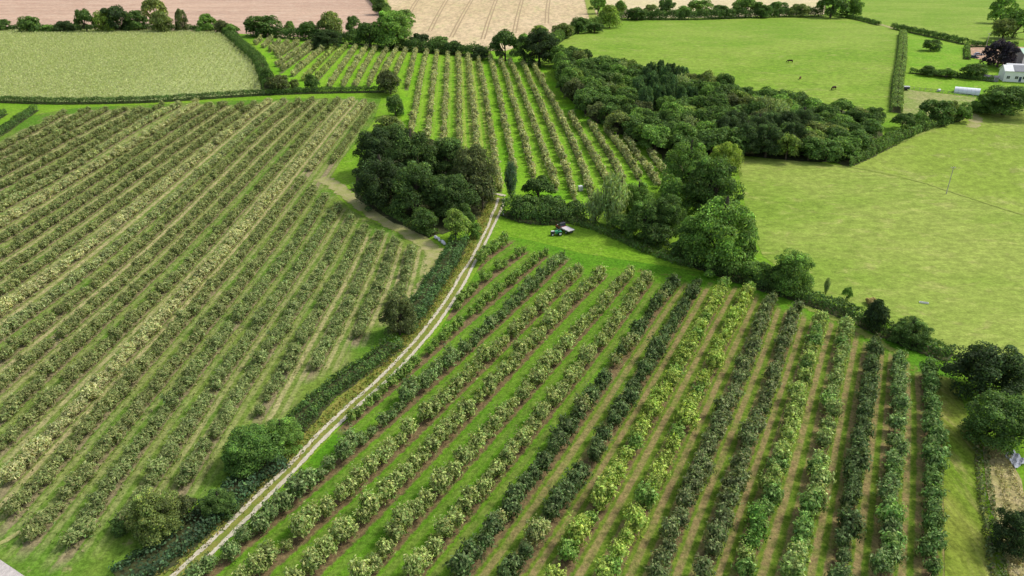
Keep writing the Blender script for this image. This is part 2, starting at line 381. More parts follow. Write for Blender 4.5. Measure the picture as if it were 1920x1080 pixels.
# ------------------------------------------------------------------ camera, light
cam=bpy.data.cameras.new('camera'); co=bpy.data.objects.new('camera',cam); COL.objects.link(co)
co.location=(0,0,CAMH); co.rotation_euler=(math.pi/2-PITCH,0,0)
cam.sensor_width=36; cam.lens=F/1920*36; cam.clip_end=6000; cam.clip_start=1
scene.camera=co
SUN_AZ,SUN_EL=math.radians(72),math.radians(50)
w=bpy.data.worlds.new('World'); scene.world=w; w.use_nodes=True
wt=w.node_tree; bg=wt.nodes['Background']; sky=wt.nodes.new('ShaderNodeTexSky')
sky.sky_type='NISHITA'; sky.sun_disc=False; sky.sun_elevation=SUN_EL; sky.sun_rotation=SUN_AZ
sky.air_density=1.0; sky.dust_density=2.5; sky.ozone_density=1.0
hs=wt.nodes.new('ShaderNodeHueSaturation'); hs.inputs['Saturation'].default_value=.55; wt.links.new(sky.outputs[0],hs.inputs['Color']); wt.links.new(hs.outputs[0],bg.inputs[0]); bg.inputs[1].default_value=.15
sl=bpy.data.lights.new('sun','SUN'); sl.energy=2.1; sl.angle=math.radians(8.0); sl.color=(1,.95,.86)
so=bpy.data.objects.new('sun',sl); COL.objects.link(so); so.location=(200,100,300)
sd=Vector((math.sin(SUN_AZ)*math.cos(SUN_EL),math.cos(SUN_AZ)*math.cos(SUN_EL),math.sin(SUN_EL)))
so.rotation_euler=sd.to_track_quat('Z','Y').to_euler()
scene.view_settings.view_transform='Standard'; scene.view_settings.look='None'
scene.view_settings.exposure=0.45; scene.view_settings.gamma=1
scene.cycles.max_bounces=6; scene.cycles.diffuse_bounces=3; scene.cycles.transparent_max_bounces=8
scene.cycles.use_denoising=True

# ------------------------------------------------------------------ ground sheets
def poly_sheet(name,pts,off,mat,step=8.0,attrs=None,px=True):
    P=[tuple(G(*p)[:2]) for p in pts] if px else [tuple(p) for p in pts]
    B=[]
    for i in range(len(P)):
        a,b=np.array(P[i]),np.array(P[(i+1)%len(P)]); n=max(1,int(np.linalg.norm(b-a)/step))
        for k in range(n): B.append(tuple(a+(b-a)*k/n))
    B=np.array(B); n=len(B)
    xs=np.arange(B[:,0].min(),B[:,0].max(),step); ys=np.arange(B[:,1].min(),B[:,1].max(),step)
    gx,gy=np.meshgrid(xs,ys); Q=np.stack([gx.ravel(),gy.ravel()],1)+RG.uniform(-.2,.2,(gx.size,2))*step
    ins=np.zeros(len(Q),bool); j=n-1
    for i in range(n):
        yi,yj=B[i,1],B[j,1]
        c=((yi>Q[:,1])!=(yj>Q[:,1]))&(Q[:,0]<(B[j,0]-B[i,0])*(Q[:,1]-yi)/(yj-yi+1e-12)+B[i,0]); ins^=c; j=i
    Q=Q[ins]
    allp=[Vector(p) for p in B]+[Vector(p) for p in Q]
    r=delaunay_2d_cdt(allp,[(i,(i+1)%n) for i in range(n)],[list(range(n))],1,1e-4)
    V=np.array([(v.x,v.y) for v in r[0]]); T=np.array([f for f in r[2] if len(f)==3],dtype=np.int32)
    z=ter(V[:,0],V[:,1])+off
    a=V[T[:,1]]-V[T[:,0]]; b=V[T[:,2]]-V[T[:,0]]; fl=a[:,0]*b[:,1]-a[:,1]*b[:,0]<0
    T[fl]=T[fl][:,::-1]
    at=attrs(V) if attrs else None
    o=obj(name,mesh_np(name,np.column_stack([V,z]),T,mat,None,at,True)); return tag(o,kind='structure')
def smooth_line(pts,step):
    P=np.array(pts,dtype=float)
    Pe=np.vstack([2*P[0]-P[1],P,2*P[-1]-P[-2]]); out=[]
    for i in range(1,len(Pe)-2):
        p0,p1,p2,p3=Pe[i-1],Pe[i],Pe[i+1],Pe[i+2]; n=max(1,int(np.linalg.norm(p2-p1)/step))
        for k in range(n):
            t=k/n; out.append(.5*((2*p1)+(p2-p0)*t+(2*p0-5*p1+4*p2-p3)*t*t+(3*p1-p0-3*p2+p3)*t**3))
    out.append(P[-1]); return np.array(out)
def strip_arrays(line,width,off,nw=5):
    d=np.gradient(line,axis=0); d/=np.linalg.norm(d,axis=1,keepdims=True); nn=np.stack([d[:,1],-d[:,0]],1)
    wd=np.broadcast_to(np.asarray(width,dtype=float),(len(line),))
    V=[];ac=[]
    for k in range(nw):
        t=-1+2*k/(nw-1); V.append(line+nn*(t*wd/2)[:,None]); ac.append(np.full(len(line),t))
    V=np.stack(V,1).reshape(-1,2); ac=np.stack(ac,1).ravel()
    m=len(line); Q=[(i*nw+k,i*nw+k+1,(i+1)*nw+k+1,(i+1)*nw+k) for i in range(m-1) for k in range(nw-1)]
    return np.column_stack([V,ter(V[:,0],V[:,1])+off]),np.array(Q),ac
def strip(name,lines,width,off,mat,step=2.0):
    VV=[];QQ=[];AA=[];b=0
    for ln in lines:
        V,Q,a=strip_arrays(smooth_line([tuple(G(*p)[:2]) for p in ln],step),width,off); VV.append(V);QQ.append(Q+b);AA.append(a); b+=len(V)
    Q=np.vstack(QQ)
    o=obj(name,mesh_np(name,np.vstack(VV),Q[:,::-1],mat,None,{'ac':np.concatenate(AA)},True)); return tag(o,kind='structure')

LUSH=grass('lush_grass',(.13,.265,.014),(.175,.295,.024),(.245,.31,.06),.03,.35,1.7,.3,.28)
PAST1=grass('pasture_grass',(.172,.262,.033),(.242,.305,.06),(.30,.32,.09),.012,.12,1.6,.5,.24,0,1.6)
PAST2=grass('bright_pasture_grass',(.15,.26,.022),(.205,.295,.04),(.27,.305,.08),.02,.13,1.2,.5,.26,0,1.5)
PAST3=grass('lighter_pasture_grass',(.20,.28,.038),(.24,.305,.055),(.30,.32,.095),.015,.13,1.5,.5,.24)  # slightly lighter grass tone of the upper field
PADD=grass('paddock_grass',(.14,.29,.016),(.20,.33,.03),(.30,.34,.08),.05,.3,1.3,.4,.25)
PLOT=grass('rough_plot_grass',(.25,.27,.09),(.18,.26,.05),(.34,.32,.15),.05,.3,1.3,.7,.25)
PINK=grass('ploughed_soil',(.38,.245,.175),(.46,.31,.22),(.58,.48,.36),.012,.10,.6,.8,.2,.1,5.0)
STUB=grass('cut_stubble',(.46,.355,.205),(.52,.405,.25),(.42,.40,.19),.012,.12,.8,.6,.16,-.25,.25)
PALE=grass('pale_stubble',(.55,.45,.28),(.50,.44,.24),(.60,.50,.34),.02,.12,.8,.5,.16)
MAIZE=grass('maize_ground',(.29,.35,.13),(.33,.375,.15),(.39,.41,.19),.02,.2,1.0,.5,.25)
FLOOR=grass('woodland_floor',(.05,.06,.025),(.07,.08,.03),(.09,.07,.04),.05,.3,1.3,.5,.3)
ROUGH=grass('rough_verge_grass',(.18,.21,.04),(.28,.24,.07),(.40,.30,.11),.08,.5,1.8,.8,.32)
DRYB=grass('dry_bank_grass',(.36,.30,.15),(.28,.26,.10),(.46,.38,.22),.08,.4,1.6,.8,.32)
YARD=grass('earth_yard',(.42,.27,.18),(.36,.24,.16),(.52,.38,.28),.06,.3,1.0,.6,.2)

def worn(name,c1,c2,edge=.72,soft=.35,sc=.8):
    m=NT(name,.95,.1); n=m.noise(sc,5,.7); g=m.noise(4,3,.8)
    c=m.mix(m.map(n,.35,.65),c1,c2); c=m.mul(c,m.map(g,.3,.7,.82,1.18)); m.base(c); m.bump(g,.4,.1)
    a=m.math('ABSOLUTE',m.attr('ac')); k=m.math('ADD',a,m.math('MULTIPLY',m.math('SUBTRACT',n,.5),soft*4))
    f=m.math('GREATER_THAN',k,edge)
    tr=m.n('ShaderNodeBsdfTransparent'); x=m.n('ShaderNodeMixShader'); m.l(f,x.inputs[0]); m.l(m.b.outputs[0],x.inputs[1]); m.l(tr.outputs[0],x.inputs[2]); m.l(x.outputs[0],m.out.inputs[0])
    return m.mat
CHALK=worn('pale_stone_track',(.43,.385,.285,1),(.56,.51,.40,1),.78,.55)
DIRT=worn('bare_earth',(.35,.315,.15,1),(.25,.28,.075,1),.8,.5,.35)
TRAM=worn('tramline',(.30,.22,.13,1),(.34,.26,.15,1),1.0,.1)
VERGE=worn('yellow_verge',(.25,.235,.055,1),(.14,.20,.03,1),.95,.45,.5)
ROAD=worn('worn_road',(.42,.38,.36,1),(.48,.44,.41,1),1.2,.1)
STRAWY=worn('straw_path',(.235,.255,.065,1),(.17,.235,.035,1),.6,.7,.5)
MOWN=worn('mown_track',(.24,.27,.06,1),(.20,.28,.035,1),.75,.5,.4)

# ground: one sheet out past everything in view, finer near the camera
xs=np.concatenate([np.arange(-2600,-520,80),np.arange(-520,560,10),np.arange(560,2700,80)])
ys=np.concatenate([np.arange(-600,-40,60),np.arange(-40,780,10),np.arange(780,3400,90)])
gx,gy=np.meshgrid(xs,ys); V=np.column_stack([gx.ravel(),gy.ravel(),ter(gx.ravel(),gy.ravel())]); nx=len(xs)
Q=np.array([(j*nx+i,j*nx+i+1,(j+1)*nx+i+1,(j+1)*nx+i) for j in range(len(ys)-1) for i in range(nx-1)])
tag(obj('ground',mesh_np('ground',V,Q,LUSH,None,None,True)),kind='structure')

poly_sheet('right_pasture',[(1380,295),(1500,300),(1590,312),(1645,285),(1720,250),(1800,216),(1960,200),(2500,195),(2600,330),(2600,900),(2050,800),(1900,735),(1800,672),(1700,620),(1540,560),(1430,480),(1400,400)],.05,PAST1,8)
poly_sheet('upper_right_pasture',[(1592,312),(1645,285),(1720,250),(1800,216),(1960,200),(2495,200),(2580,560),(2200,480),(1985,428),(1860,385),(1740,345)],.10,PAST3,8)
poly_sheet('cattle_pasture',[(1040,100),(1050,75),(1170,36),(1300,34),(1540,28),(1650,46),(1692,62),(1686,215),(1640,240),(1520,200),(1440,180),(1250,130),(1100,110)],.05,PAST2,9)
poly_sheet('far_right_pasture',[(1600,30),(1630,-40),(1700,-70),(2100,-70),(2000,60),(1900,84),(1812,82),(1670,52)],.05,PAST2,12)
poly_sheet('upper_paddock',[(1694,64),(1812,86),(1816,108),(1880,130),(1850,150),(1705,137)],.05,PADD,8)
poly_sheet('lower_paddock',[(1692,138),(1850,151),(1900,160),(1840,182),(1690,166)],.05,PADD,8)
poly_sheet('garden_plot',[(1690,167),(1832,183),(1812,206),(1700,240),(1684,222)],.05,PLOT,8)
poly_sheet('farm_yard',[(1817,84),(1960,90),(1990,150),(1890,140),(1880,120),(1818,108)],.09,YARD,8)
poly_sheet('ploughed_field',[(-120,56),(250,56),(430,62),(560,72),(700,60),(728,40),(695,-12),(560,-66),(-160,-66)],.05,PINK,14)
poly_sheet('stubble_field',[(732,40),(700,-10),(690,-66),(1100,-66),(1112,10),(1135,42),(1090,52),(1040,66),(950,95),(870,96),(765,88)],.05,STUB,12)
poly_sheet('pale_field',[(1150,34),(1130,8),(1125,-60),(1560,-60),(1545,27),(1300,34)],.05,PALE,12)
poly_sheet('maize_field',[(-60,60),(250,58),(405,62),(430,70),(455,95),(480,120),(494,152),(497,176),(350,184),(250,190),(110,192),(-60,190)],.05,MAIZE,10)
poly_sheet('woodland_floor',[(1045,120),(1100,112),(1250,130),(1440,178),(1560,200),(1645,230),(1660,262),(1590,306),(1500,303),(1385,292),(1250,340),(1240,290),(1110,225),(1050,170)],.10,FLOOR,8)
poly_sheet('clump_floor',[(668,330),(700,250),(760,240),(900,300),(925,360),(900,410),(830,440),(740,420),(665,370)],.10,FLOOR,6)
poly_sheet('dry_bank',[(1842,838),(1880,838),(1915,900),(1925,960),(1960,1100),(1900,1110),(1872,1000),(1850,920)],.08,DRYB,3)
strip('stubble_headland',[[(765,92),(740,55),(722,10),(712,-40)],[(1120,44),(1108,20),(1095,-30)]],9,.12,MOWN,5)
tl=[]
for a,b in (((806,58),(842,-8)),((846,70),(889,-8)),((905,74),(933,-8)),((964,62),(981,-8)),((1025,44),(1030,-8)),((764,32),(788,-8))):
    for k in (-4,4): tl.append([(a[0]+k*.8,a[1]),((a[0]+b[0])/2+k*.7-1,(a[1]+b[1])/2),(b[0]+k*.6,b[1])])
strip('tramlines',tl,.9,.14,TRAM,8)

# ------------------------------------------------------------------ orchards
class Orchard:
    def __init__(s,rows,ang,h):
        s.dv=np.array([math.sin(ang),math.cos(ang)]); s.sa=np.array([math.cos(ang),-math.sin(ang)])
        s.rows=[]
        for k,pts in rows.items():
            segs=[[]]
            for p in pts:
                if p==0: segs.append([])
                else: segs[-1].append(np.array(G(p[0],p[1],h)[:2]))
            allp=np.array([q for g in segs for q in g]); v=allp@s.dv; q=allp@s.sa; o=np.argsort(v)
            if len(v)>4:                                            # planted rows run smoothly
                cf=np.polyfit(v-v.mean(),q,3 if len(v)>8 else 2); vm=v.mean(); q=np.polyval(cf,v-vm)
                segs=[[float(p@s.dv)*s.dv+float(np.polyval(cf,p@s.dv-vm))*s.sa for p in g] for g in segs]
            s.rows.append(dict(segs=segs,v=v[o],s=q[o],fit=np.polyfit(v,q,1)))
    def s_at(s,r,v):
        lin=np.polyval(r['fit'],v); d0=r['s'][0]-np.polyval(r['fit'],r['v'][0]); d1=r['s'][-1]-np.polyval(r['fit'],r['v'][-1])
        return np.where(v<r['v'][0],lin+d0,np.where(v>r['v'][-1],lin+d1,np.interp(v,r['v'],r['s'])))
    def coords(s,P):
        v=P@s.dv; q=P@s.sa; S=np.stack([s.s_at(r,v) for r in s.rows],1); n=S.shape[1]
        sg=1.0 if S[:,-1].mean()>S[:,0].mean() else -1.0
        S=np.maximum.accumulate(S*sg,axis=1); q=q*sg
        S=np.column_stack([S[:,0]-5.3*2,S[:,0]-5.3,S,S[:,-1]+5.3,S[:,-1]+10.6]); u=np.zeros(len(P))
        for i in range(len(P)): u[i]=np.interp(q[i],S[i],np.arange(n+4)-2)
        near=np.clip(np.round(u).astype(int),0,n-1)
        v0=np.array([r['v'][0] for r in s.rows])[near]; v1=np.array([r['v'][-1] for r in s.rows])[near]
        m=((v>v0-1.5)&(v<v1+1.5)&(u>-.7)&(u<n-.3)).astype(float)
        return u,v,m
def orchard_mat(name,lush,mid,straw,soil,soilw,trackw,green2,shift=0.0,lo2=0.0,hi2=.6):
    m=NT(name,.95,.08)
    u=m.attr('rowu'); mk=m.attr('inrow'); dry=m.attr('dry')
    n1=m.noise(.35,4,.7); n2=m.noise(.06,3,.6); g=m.noise(1.8,4,.8); n3=m.noise(.9,4,.75)
    uu=m.math('ADD',u,m.math('MULTIPLY',m.math('SUBTRACT',n1,.5),.10))
    us=m.math('SUBTRACT',uu,shift); frs=m.math('FRACT',m.math('ADD',us,.5)); ds=m.math('MULTIPLY',m.math('ABSOLUTE',m.math('SUBTRACT',frs,.5)),5.3)
    fr=m.math('FRACT',m.math('ADD',uu,.5)); d=m.math('MULTIPLY',m.math('ABSOLUTE',m.math('SUBTRACT',fr,.5)),5.3)
    gr=m.mix(m.map(n2,.35,.65),lush,mid); gr=m.mix(m.math('MULTIPLY',dry,m.map(n3,.3,.65,lo2,hi2)),gr,green2)
    tk=m.map(m.math('ABSOLUTE',m.math('SUBTRACT',ds,1.72)),trackw+.25,trackw-.12)
    tk=m.math('MULTIPLY',m.math('MULTIPLY',tk,m.map(n1,.3,.6,.35,1)),dry)
    gr=m.mix(tk,gr,straw)
    so=m.map(m.math('ADD',d,m.math('MULTIPLY',m.math('SUBTRACT',n3,.5),1.3)),soilw+.25,soilw-.25)
    c=m.mix(so,gr,soil)
    out=m.mix(m.map(n2,.4,.6),lush,mid); out=m.mix(m.map(n1,.58,.72),out,green2)
    c=m.mix(mk,out,c); c=m.mul(c,m.map(n3,.3,.7,.82,1.2)); c=m.mul(c,m.map(g,.28,.72,.74,1.28)); m.base(c); m.bump(g,.5,.2)
    return m.mat
ORCH_R=Orchard(RR,math.radians(27.5),1.3); ORCH_T=Orchard(TT,math.radians(-4),1.4); ORCH_L=Orchard(LL,math.radians(1),1.1)
SOIL_R=orchard_mat('near_orchard_ground',(.075,.20,.010),(.105,.23,.014),(.25,.19,.085),(.165,.12,.058),1.0,.42,(.135,.165,.026),.06,.25,.85)
SOIL_T=orchard_mat('far_orchard_ground',(.125,.30,.012),(.175,.34,.018),(.27,.34,.06),(.12,.13,.05),.75,.4,(.19,.29,.04))
SOIL_L=orchard_mat('left_orchard_ground',(.085,.185,.016),(.135,.20,.03),(.36,.315,.155),(.23,.195,.105),.85,.40,(.21,.215,.075))
DR=np.array([.2,.2,.25,.15,.2,.2,.15,.2,.3,.8,.95,.95,.95,.9,.95,.95,.95,.95,.95,.9,.8])
dryL=np.random.default_rng(5).uniform(.35,1.0,40); dryL[[3,6,9,11,14]]=(.9,.35,1,.3,.25)
dryT=np.random.default_rng(6).uniform(.0,.5,40); dryT[[11,12]]=.95
def oattr(O,dry):
    def f(P):
        u,v,m=O.coords(P); k=np.clip(np.floor(u).astype(int)+1,0,len(dry)-1)
        return {'rowu':u,'inrow':m,'dry':dry[k]}
    return f
poly_sheet('near_orchard_ground',[(944,442),(1000,452),(1090,475),(1200,492),(1300,508),(1400,525),(1500,560),(1620,600),(1740,660),(1790,705),(1830,820),(1850,950),(1880,1130),(330,1130),(420,1020),(520,925),(640,800),(740,702),(820,625),(870,548),(905,490)],.05,SOIL_R,2.2,oattr(ORCH_R,DR))
poly_sheet('far_orchard_ground',[(470,70),(560,70),(700,80),(860,92),(1005,106),(1050,168),(1125,222),(1255,286),(1262,335),(1120,385),(950,372),(915,340),(755,262),(750,180),(742,150),(700,170),(560,170),(505,130),(488,100)],.05,SOIL_T,3.0,oattr(ORCH_T,dryT))
poly_sheet('left_orchard_ground',[(-60,262),(60,216),(140,203),(330,194),(560,184),(715,184),(700,230),(640,300),(612,348),(660,395),(790,460),(808,490),(795,555),(720,635),(620,715),(555,790),(470,850),(400,920),(260,1030),(170,1130),(-90,1130)],.05,SOIL_L,3.0,oattr(ORCH_L,dryL))

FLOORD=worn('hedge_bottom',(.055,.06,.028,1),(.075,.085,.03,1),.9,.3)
# track with two stone ruts, verges, earth headland
LR=[(934,372),(930,388),(923,402),(916,423),(903,449),(889,477),(878,496),(863,517),(849,543),(826,578),(801,611),(778,640),(733,688),(692,728),(662,753),(631,782),(600,811),(558,857),(520,895),(480,932),(437,976),(395,1016),(362,1046),(328,1078),(290,1112)]
RRUT=[(945,372),(943,385),(936,402),(927,421),(917,442),(905,466),(888,497),(870,533),(857,554),(836,586),(815,616),(792,643),(762,677),(729,711),(687,748),(642,790),(600,831),(578,855),(545,891),(507,928),(470,967),(428,1009),(387,1048),(362,1074),(330,1108)]
strip('track_verge',[[(x-9,y-3) for x,y in LR]],4.2,.10,VERGE)
strip('stone_track',[LR,RRUT],.85,.14,CHALK,1.5)
CENT=worn('track_middle_grass',(.22,.22,.05,1),(.15,.20,.03,1),.95,.4,.6)
strip('track_middle',[[((a[0]+b[0])/2,(a[1]+b[1])/2) for a,b in zip(LR,[min(RRUT,key=lambda q:abs(q[1]-p[1]+p[0]*.0)) for p in LR])]],2.0,.12,CENT)
strip('gateway',[[(914,360),(930,364),(948,368)]],1.6,.16,CHALK,1.0)
strip('earth_headland',[[(600,335),(625,345),(650,366),(690,394),(740,424),(788,450),(814,474),(817,502),(803,538),(775,582),(757,606)]],5.8,.10,DIRT,2.0)
strip('orchard_edge_path',[[(1500,572),(1560,596),(1640,636),(1700,672)]],3.0,.10,STRAWY)
strip('corner_road',[[(-90,1016),(-14,1068),(50,1112)]],2.6,.12,ROAD)
strip('corner_path',[[(-30,1035),(10,1015),(40,998)]],1.0,.10,DIRT)

PATHM=worn('pasture_path',(.25,.295,.07,1),(.225,.29,.05,1),.6,.8,.25)
strip('pasture_path',[[(1590,313),(1660,325),(1740,346),(1850,382),(1960,415)],[(1640,286),(1700,262),(1800,222),(1850,205)]],1.6,.15,PATHM)
strip('worn_gateways',[[(1646,45),(1660,49),(1676,54)],[(1818,214),(1830,222),(1822,240)]],5,.15,DIRT)

HEADL=grass('headland_grass',(.125,.20,.018),(.19,.23,.035),(.29,.27,.09),.06,.3,1.7,.7,.3,.02,.25)
poly_sheet('headland_grass',[(1745,700),(1790,712),(1815,780),(1838,838),(1846,920),(1858,1000),(1878,1130),(1772,1130),(1770,1000),(1768,860),(1762,760)],.09,HEADL,3)
# ------------------------------------------------------------------ orchard trees
def ordinal(n):
    return '%d%s'%(n,'th' if 10<=n%100<=20 else {1:'st',2:'nd',3:'rd'}.get(n%10,'th'))
def walk(O,step,miss,rg,jit=.18):
    out=[]
    for i,r in enumerate(O.rows):
        for g in r['segs']:
            P=np.array(g); L=np.concatenate([[0],np.cumsum(np.linalg.norm(np.diff(P,axis=0),axis=1))])
            for t in np.arange(0,L[-1],step):
                if rg.random()<miss: continue
                t=t+rg.normal(0,step*.08)
                x=np.interp(t,L,P[:,0])+rg.normal(0,jit); y=np.interp(t,L,P[:,1])+rg.normal(0,jit)
                out.append((i,x,y))
    return out
rgO=np.random.default_rng(21)
GREY=(.182,.212,.07); DARK=(.070,.100,.036); YEL=(.205,.255,.054); SAGE=(.108,.13,.053); PALEY=(.195,.242,.068); MIDG=(.14,.20,.047)
RCOL=[MIDG,MIDG,MIDG,(.115,.155,.055),GREY,GREY,GREY,GREY,DARK,DARK,YEL,YEL,SAGE,SAGE,PALEY,(.17,.215,.07),DARK,(.12,.17,.06),(.095,.15,.045)]
RNAME=['mid green','mid green','mid green','mid green']+['pale grey-green']*4+['dark green']*2+['yellow-green']*2+['dull grey-green']*2+['pale yellow-green']*2+['dark green','mid green','fresh green']
LD=(.158,.175,.066); LP=(.265,.265,.125)
LCOL=[(.152,.180,.067)]*7+[LD,LD,LP,LD,LD,LD,LD,(.20,.22,.095),LP]+[LD]*4+[LP,(.22,.235,.10)]+[LD]*6
TCOL=[(.245,.248,.112)]*40
for k in (16,17,19): TCOL[k]=(.235,.235,.11)
for k in (23,24): TCOL[k]=(.21,.24,.075)
for k in range(26,33): TCOL[k]=(.215,.22,.10)
PX={}
def build_orchard(O,step,miss,cols,wh,nsh,nl,leaf,lod,n_ind,names,name,cat,labelf,group,stuff_name,stuff_label,special=None,var=.10,alt=(.52,.68,.55)):
    pts=walk(O,step,miss,rgO)
    rec=[]
    for i,x,y in pts:
        z=float(ter(x,y)); px,py,zc=proj((x,y,z+1.2))
        s=rgO.normal(1,.11)
        if rgO.random()<.025: s*=.62
        wv,hv=wh(i,px,py); c=np.array(cols[i]); 
        if special: c=np.array(special(i,px,py,c))
        c=2.0*c*math.exp(rgO.normal(0,var))
        rec.append(dict(i=i,x=x,y=y,z=z,px=px,py=py,zc=zc,w=wv*s,h=hv*s*rgO.normal(1,.06),c=c,rz=rgO.uniform(0,6.28)))
    vis=[r for r in rec if -12<r['px']<1932 and -20<r['py']<1096]
    byrow={}
    for r in sorted(vis,key=lambda r:r['y']):
        byrow.setdefault(r['i'],[]).append(r); r['n']=len(byrow[r['i']])
    vis.sort(key=lambda r:-r['h']/r['zc']); ind=vis[:n_ind]; rest=vis[n_ind:]
    protos=[]
    for k in range(5 if n_ind else 0):
        V,n,paths=fruit_shape(np.random.default_rng(100+k+len(name)),nsh,nl,1.0,1.0,(leaf[0],leaf[1]),.18,True,1.0,.3)
        tv,tq=tubes([([(0,0,-.05),(.01,.01,.3),(0,0,.7)],[.03,.022,.008])]+[(p,[.012,.008,.004]) for p,_ in paths[1:]],5)
        protos.append((leafmesh('crown',V,leafcol(n,np.random.default_rng(k),(1,1,1),(.38 if name=='apple_tree' else .27),alt,.25)),mesh_np('trunk',tv,tq,BARK,smooth=True)))
    for q,r in enumerate(ind):
        cm,tm=protos[q%5]
        t=thing(name,labelf(r,names),cat,(r['x'],r['y'],r['z']),r['rz'],group); t.scale=(r['w'],r['w'],r['h']); t.rotation_euler=(rgO.normal(0,.07),rgO.normal(0,.07),r['rz'])
        obj('trunk',tm,t); obj('crown',cm,t,tuple(r['c']))
    shapes=[]
    for k in range(8):
        V,n,_=fruit_shape(np.random.default_rng(300+k+len(name)),lod[0],lod[1],1.0,1.0,lod[2],.15,True,1.0,.3); shapes.append((V,n))
    VV=[];CC=[]
    for q,r in enumerate(rest):
        V,n=shapes[q%8]; ca,sa=math.cos(r['rz']),math.sin(r['rz'])
        W=np.stack([(V[:,0]*ca-V[:,1]*sa)*r['w']+r['x'],(V[:,0]*sa+V[:,1]*ca)*r['w']+r['y'],V[:,2]*r['h']+r['z']],1)
        VV.append(W); CC.append(leafcol(n,rgO,tuple(r['c']),.25,tuple(r['c']*np.array(alt)),.25))
    if rest:
        o=obj(stuff_name,leafmesh(stuff_name,np.vstack(VV),np.vstack(CC))); tag(o,stuff_label,cat,None,'stuff')
    print(name,len(ind),len(rest))
def wh_r(i,px,py):
    if i<5 and px<760 and py<830: return 2.6,2.6
    if i==2 or i==1: return 2.6,2.8
    return (3.2,3.6) if i<12 else (3.15,3.7)
def sp_r(i,px,py,c):
    if i in (8,9) and rgO.random()<.10: return np.array((.19,.21,.08))
    if i in (10,11) and rgO.random()<.22: return np.array((.13,.20,.045))
    if i in (14,15,17) and rgO.random()<.25: return np.array((.12,.19,.05))
    if i==14 and 960<py<1040: return np.array((.09,.165,.033))
    return c
def lab_r(r,names):
    return '%s apple tree, %s from the near end of the %s row from the right'%(names[r['i']],ordinal(r['n']),ordinal(19-r['i']))
build_orchard(ORCH_R,2.35,.02,RCOL,wh_r,66,20,(.125,.06),(48,11,(.17,.08)),300,RNAME,'apple_tree','apple tree',lab_r,'apple trees in the rows right of the stone track',
    'apple_trees','more distant apple trees in rows up to the mown clearing right of the track',sp_r)
def wh_l(i,px,py): return (3.3,2.6) if LCOL[i][0]>.2 else (2.9,2.45)
def sp_l(i,px,py,c):
    if i==8 and py<318: return np.array(LP)
    return c
LNAME=['pale cream-green' if i in (9,14,15,20,21) else 'dull grey-green' for i in range(28)]
def lab_l(r,names):
    return '%s orchard tree, %s from the near end, %s row left of the track hedge'%(names[r['i']],ordinal(r['n']),ordinal(r['i']+1))
build_orchard(ORCH_L,1.85,.025,LCOL,wh_l,60,18,(.16,.05),(46,10,(.22,.07)),300,LNAME,'orchard_tree','orchard tree',lab_l,'low orchard trees in the rows left of the track hedge',
    'orchard_trees','low grey-green and cream orchard trees in long rows filling the left orchard',sp_l)
build_orchard(ORCH_T,2.05,.01,TCOL,lambda i,px,py:(2.7,2.9),0,0,(.2,.1),(38,8,(.25,.11)),0,None,'russet_tree','fruit tree',None,None,
    'russet_fruit_trees','russet brown fruit trees in straight rows on the bright grass of the far orchard',None,.14,(.55,.72,.55))

# long grass between the left rows, rough tufts on verges
def tufts(name,P,L,W,cols,label,cat):
    n=len(P); z=ter(P[:,0],P[:,1]); L=L*RG.uniform(.6,1.4,n)
    P3=np.column_stack([P,z+L*.42]); A=np.tile([0,0,1.0],(n,1))+RG.normal(0,.45,(n,3)); N=norm(np.column_stack([RG.normal(size=(n,2)),RG.uniform(.1,.9,n)]))
    V=quads(P3,N,L,W*RG.uniform(.6,1.4,n),RG,A); cols=np.array(cols); C=cols[RG.integers(0,len(cols),n)]*np.exp(RG.normal(0,.2,(n,1)))
    return tag(obj(name,leafmesh(name,V,C)),label,cat,None,'stuff')
PP=[]
for r in ORCH_L.rows:
    for g in r['segs']:
        Pg=np.array(g); Ln=np.concatenate([[0],np.cumsum(np.linalg.norm(np.diff(Pg,axis=0),axis=1))]); k=int(Ln[-1]*9)
        t=RG.uniform(0,Ln[-1],k); off=RG.normal(-.0,1.15,k)
        PP.append(np.column_stack([np.interp(t,Ln,Pg[:,0])+off,np.interp(t,Ln,Pg[:,1])+RG.normal(0,.3,k)]))
tufts('long_grass',np.vstack(PP),.55,.22,[(.36,.34,.16),(.24,.29,.09),(.17,.25,.05),(.20,.25,.08),(.40,.37,.20)],'pale straw and green long grass along the rows of the left orchard','long grass')
ln=smooth_line([tuple(G(x-11,y-4)[:2]) for x,y in LR],1.0); k=4200; i=RG.integers(0,len(ln),k)
tufts('verge_grass',ln[i]+RG.normal(0,.8,(k,2)),.5,.2,[(.29,.27,.07),(.33,.26,.08),(.19,.25,.05),(.14,.22,.04)],'yellowish dry grass on the verge between hedge and stone track','long grass')

# maize crop
P=np.array([tuple(G(*p)[:2]) for p in [(-60,62),(250,60),(403,64),(428,72),(452,97),(476,122),(488,152),(490,174),(350,181),(250,187),(110,189),(-60,188)]])
lo,hi=P.min(0),P.max(0); Qm=RG.uniform(lo,hi,(230000,2))
ang=math.radians(-9); uu=Qm@np.array([math.cos(ang),-math.sin(ang)]); uu+=1.6*np.sin(Qm[:,1]*.035)
fr=np.clip((Qm[:,0]-(lo[0]+.68*(hi[0]-lo[0])))/25,0,1)
Qm=Qm[RG.random(len(Qm))<np.where(np.cos(uu*2*math.pi/2.9)>-.3,1.0,1-.85*fr)]
ins=np.zeros(len(Qm),bool); j=len(P)-1
for i in range(len(P)):
    ins^=((P[i,1]>Qm[:,1])!=(P[j,1]>Qm[:,1]))&(Qm[:,0]<(P[j,0]-P[i,0])*(Qm[:,1]-P[i,1])/(P[j,1]-P[i,1]+1e-12)+P[i,0]); j=i
Qm=Qm[ins]; n=len(Qm)
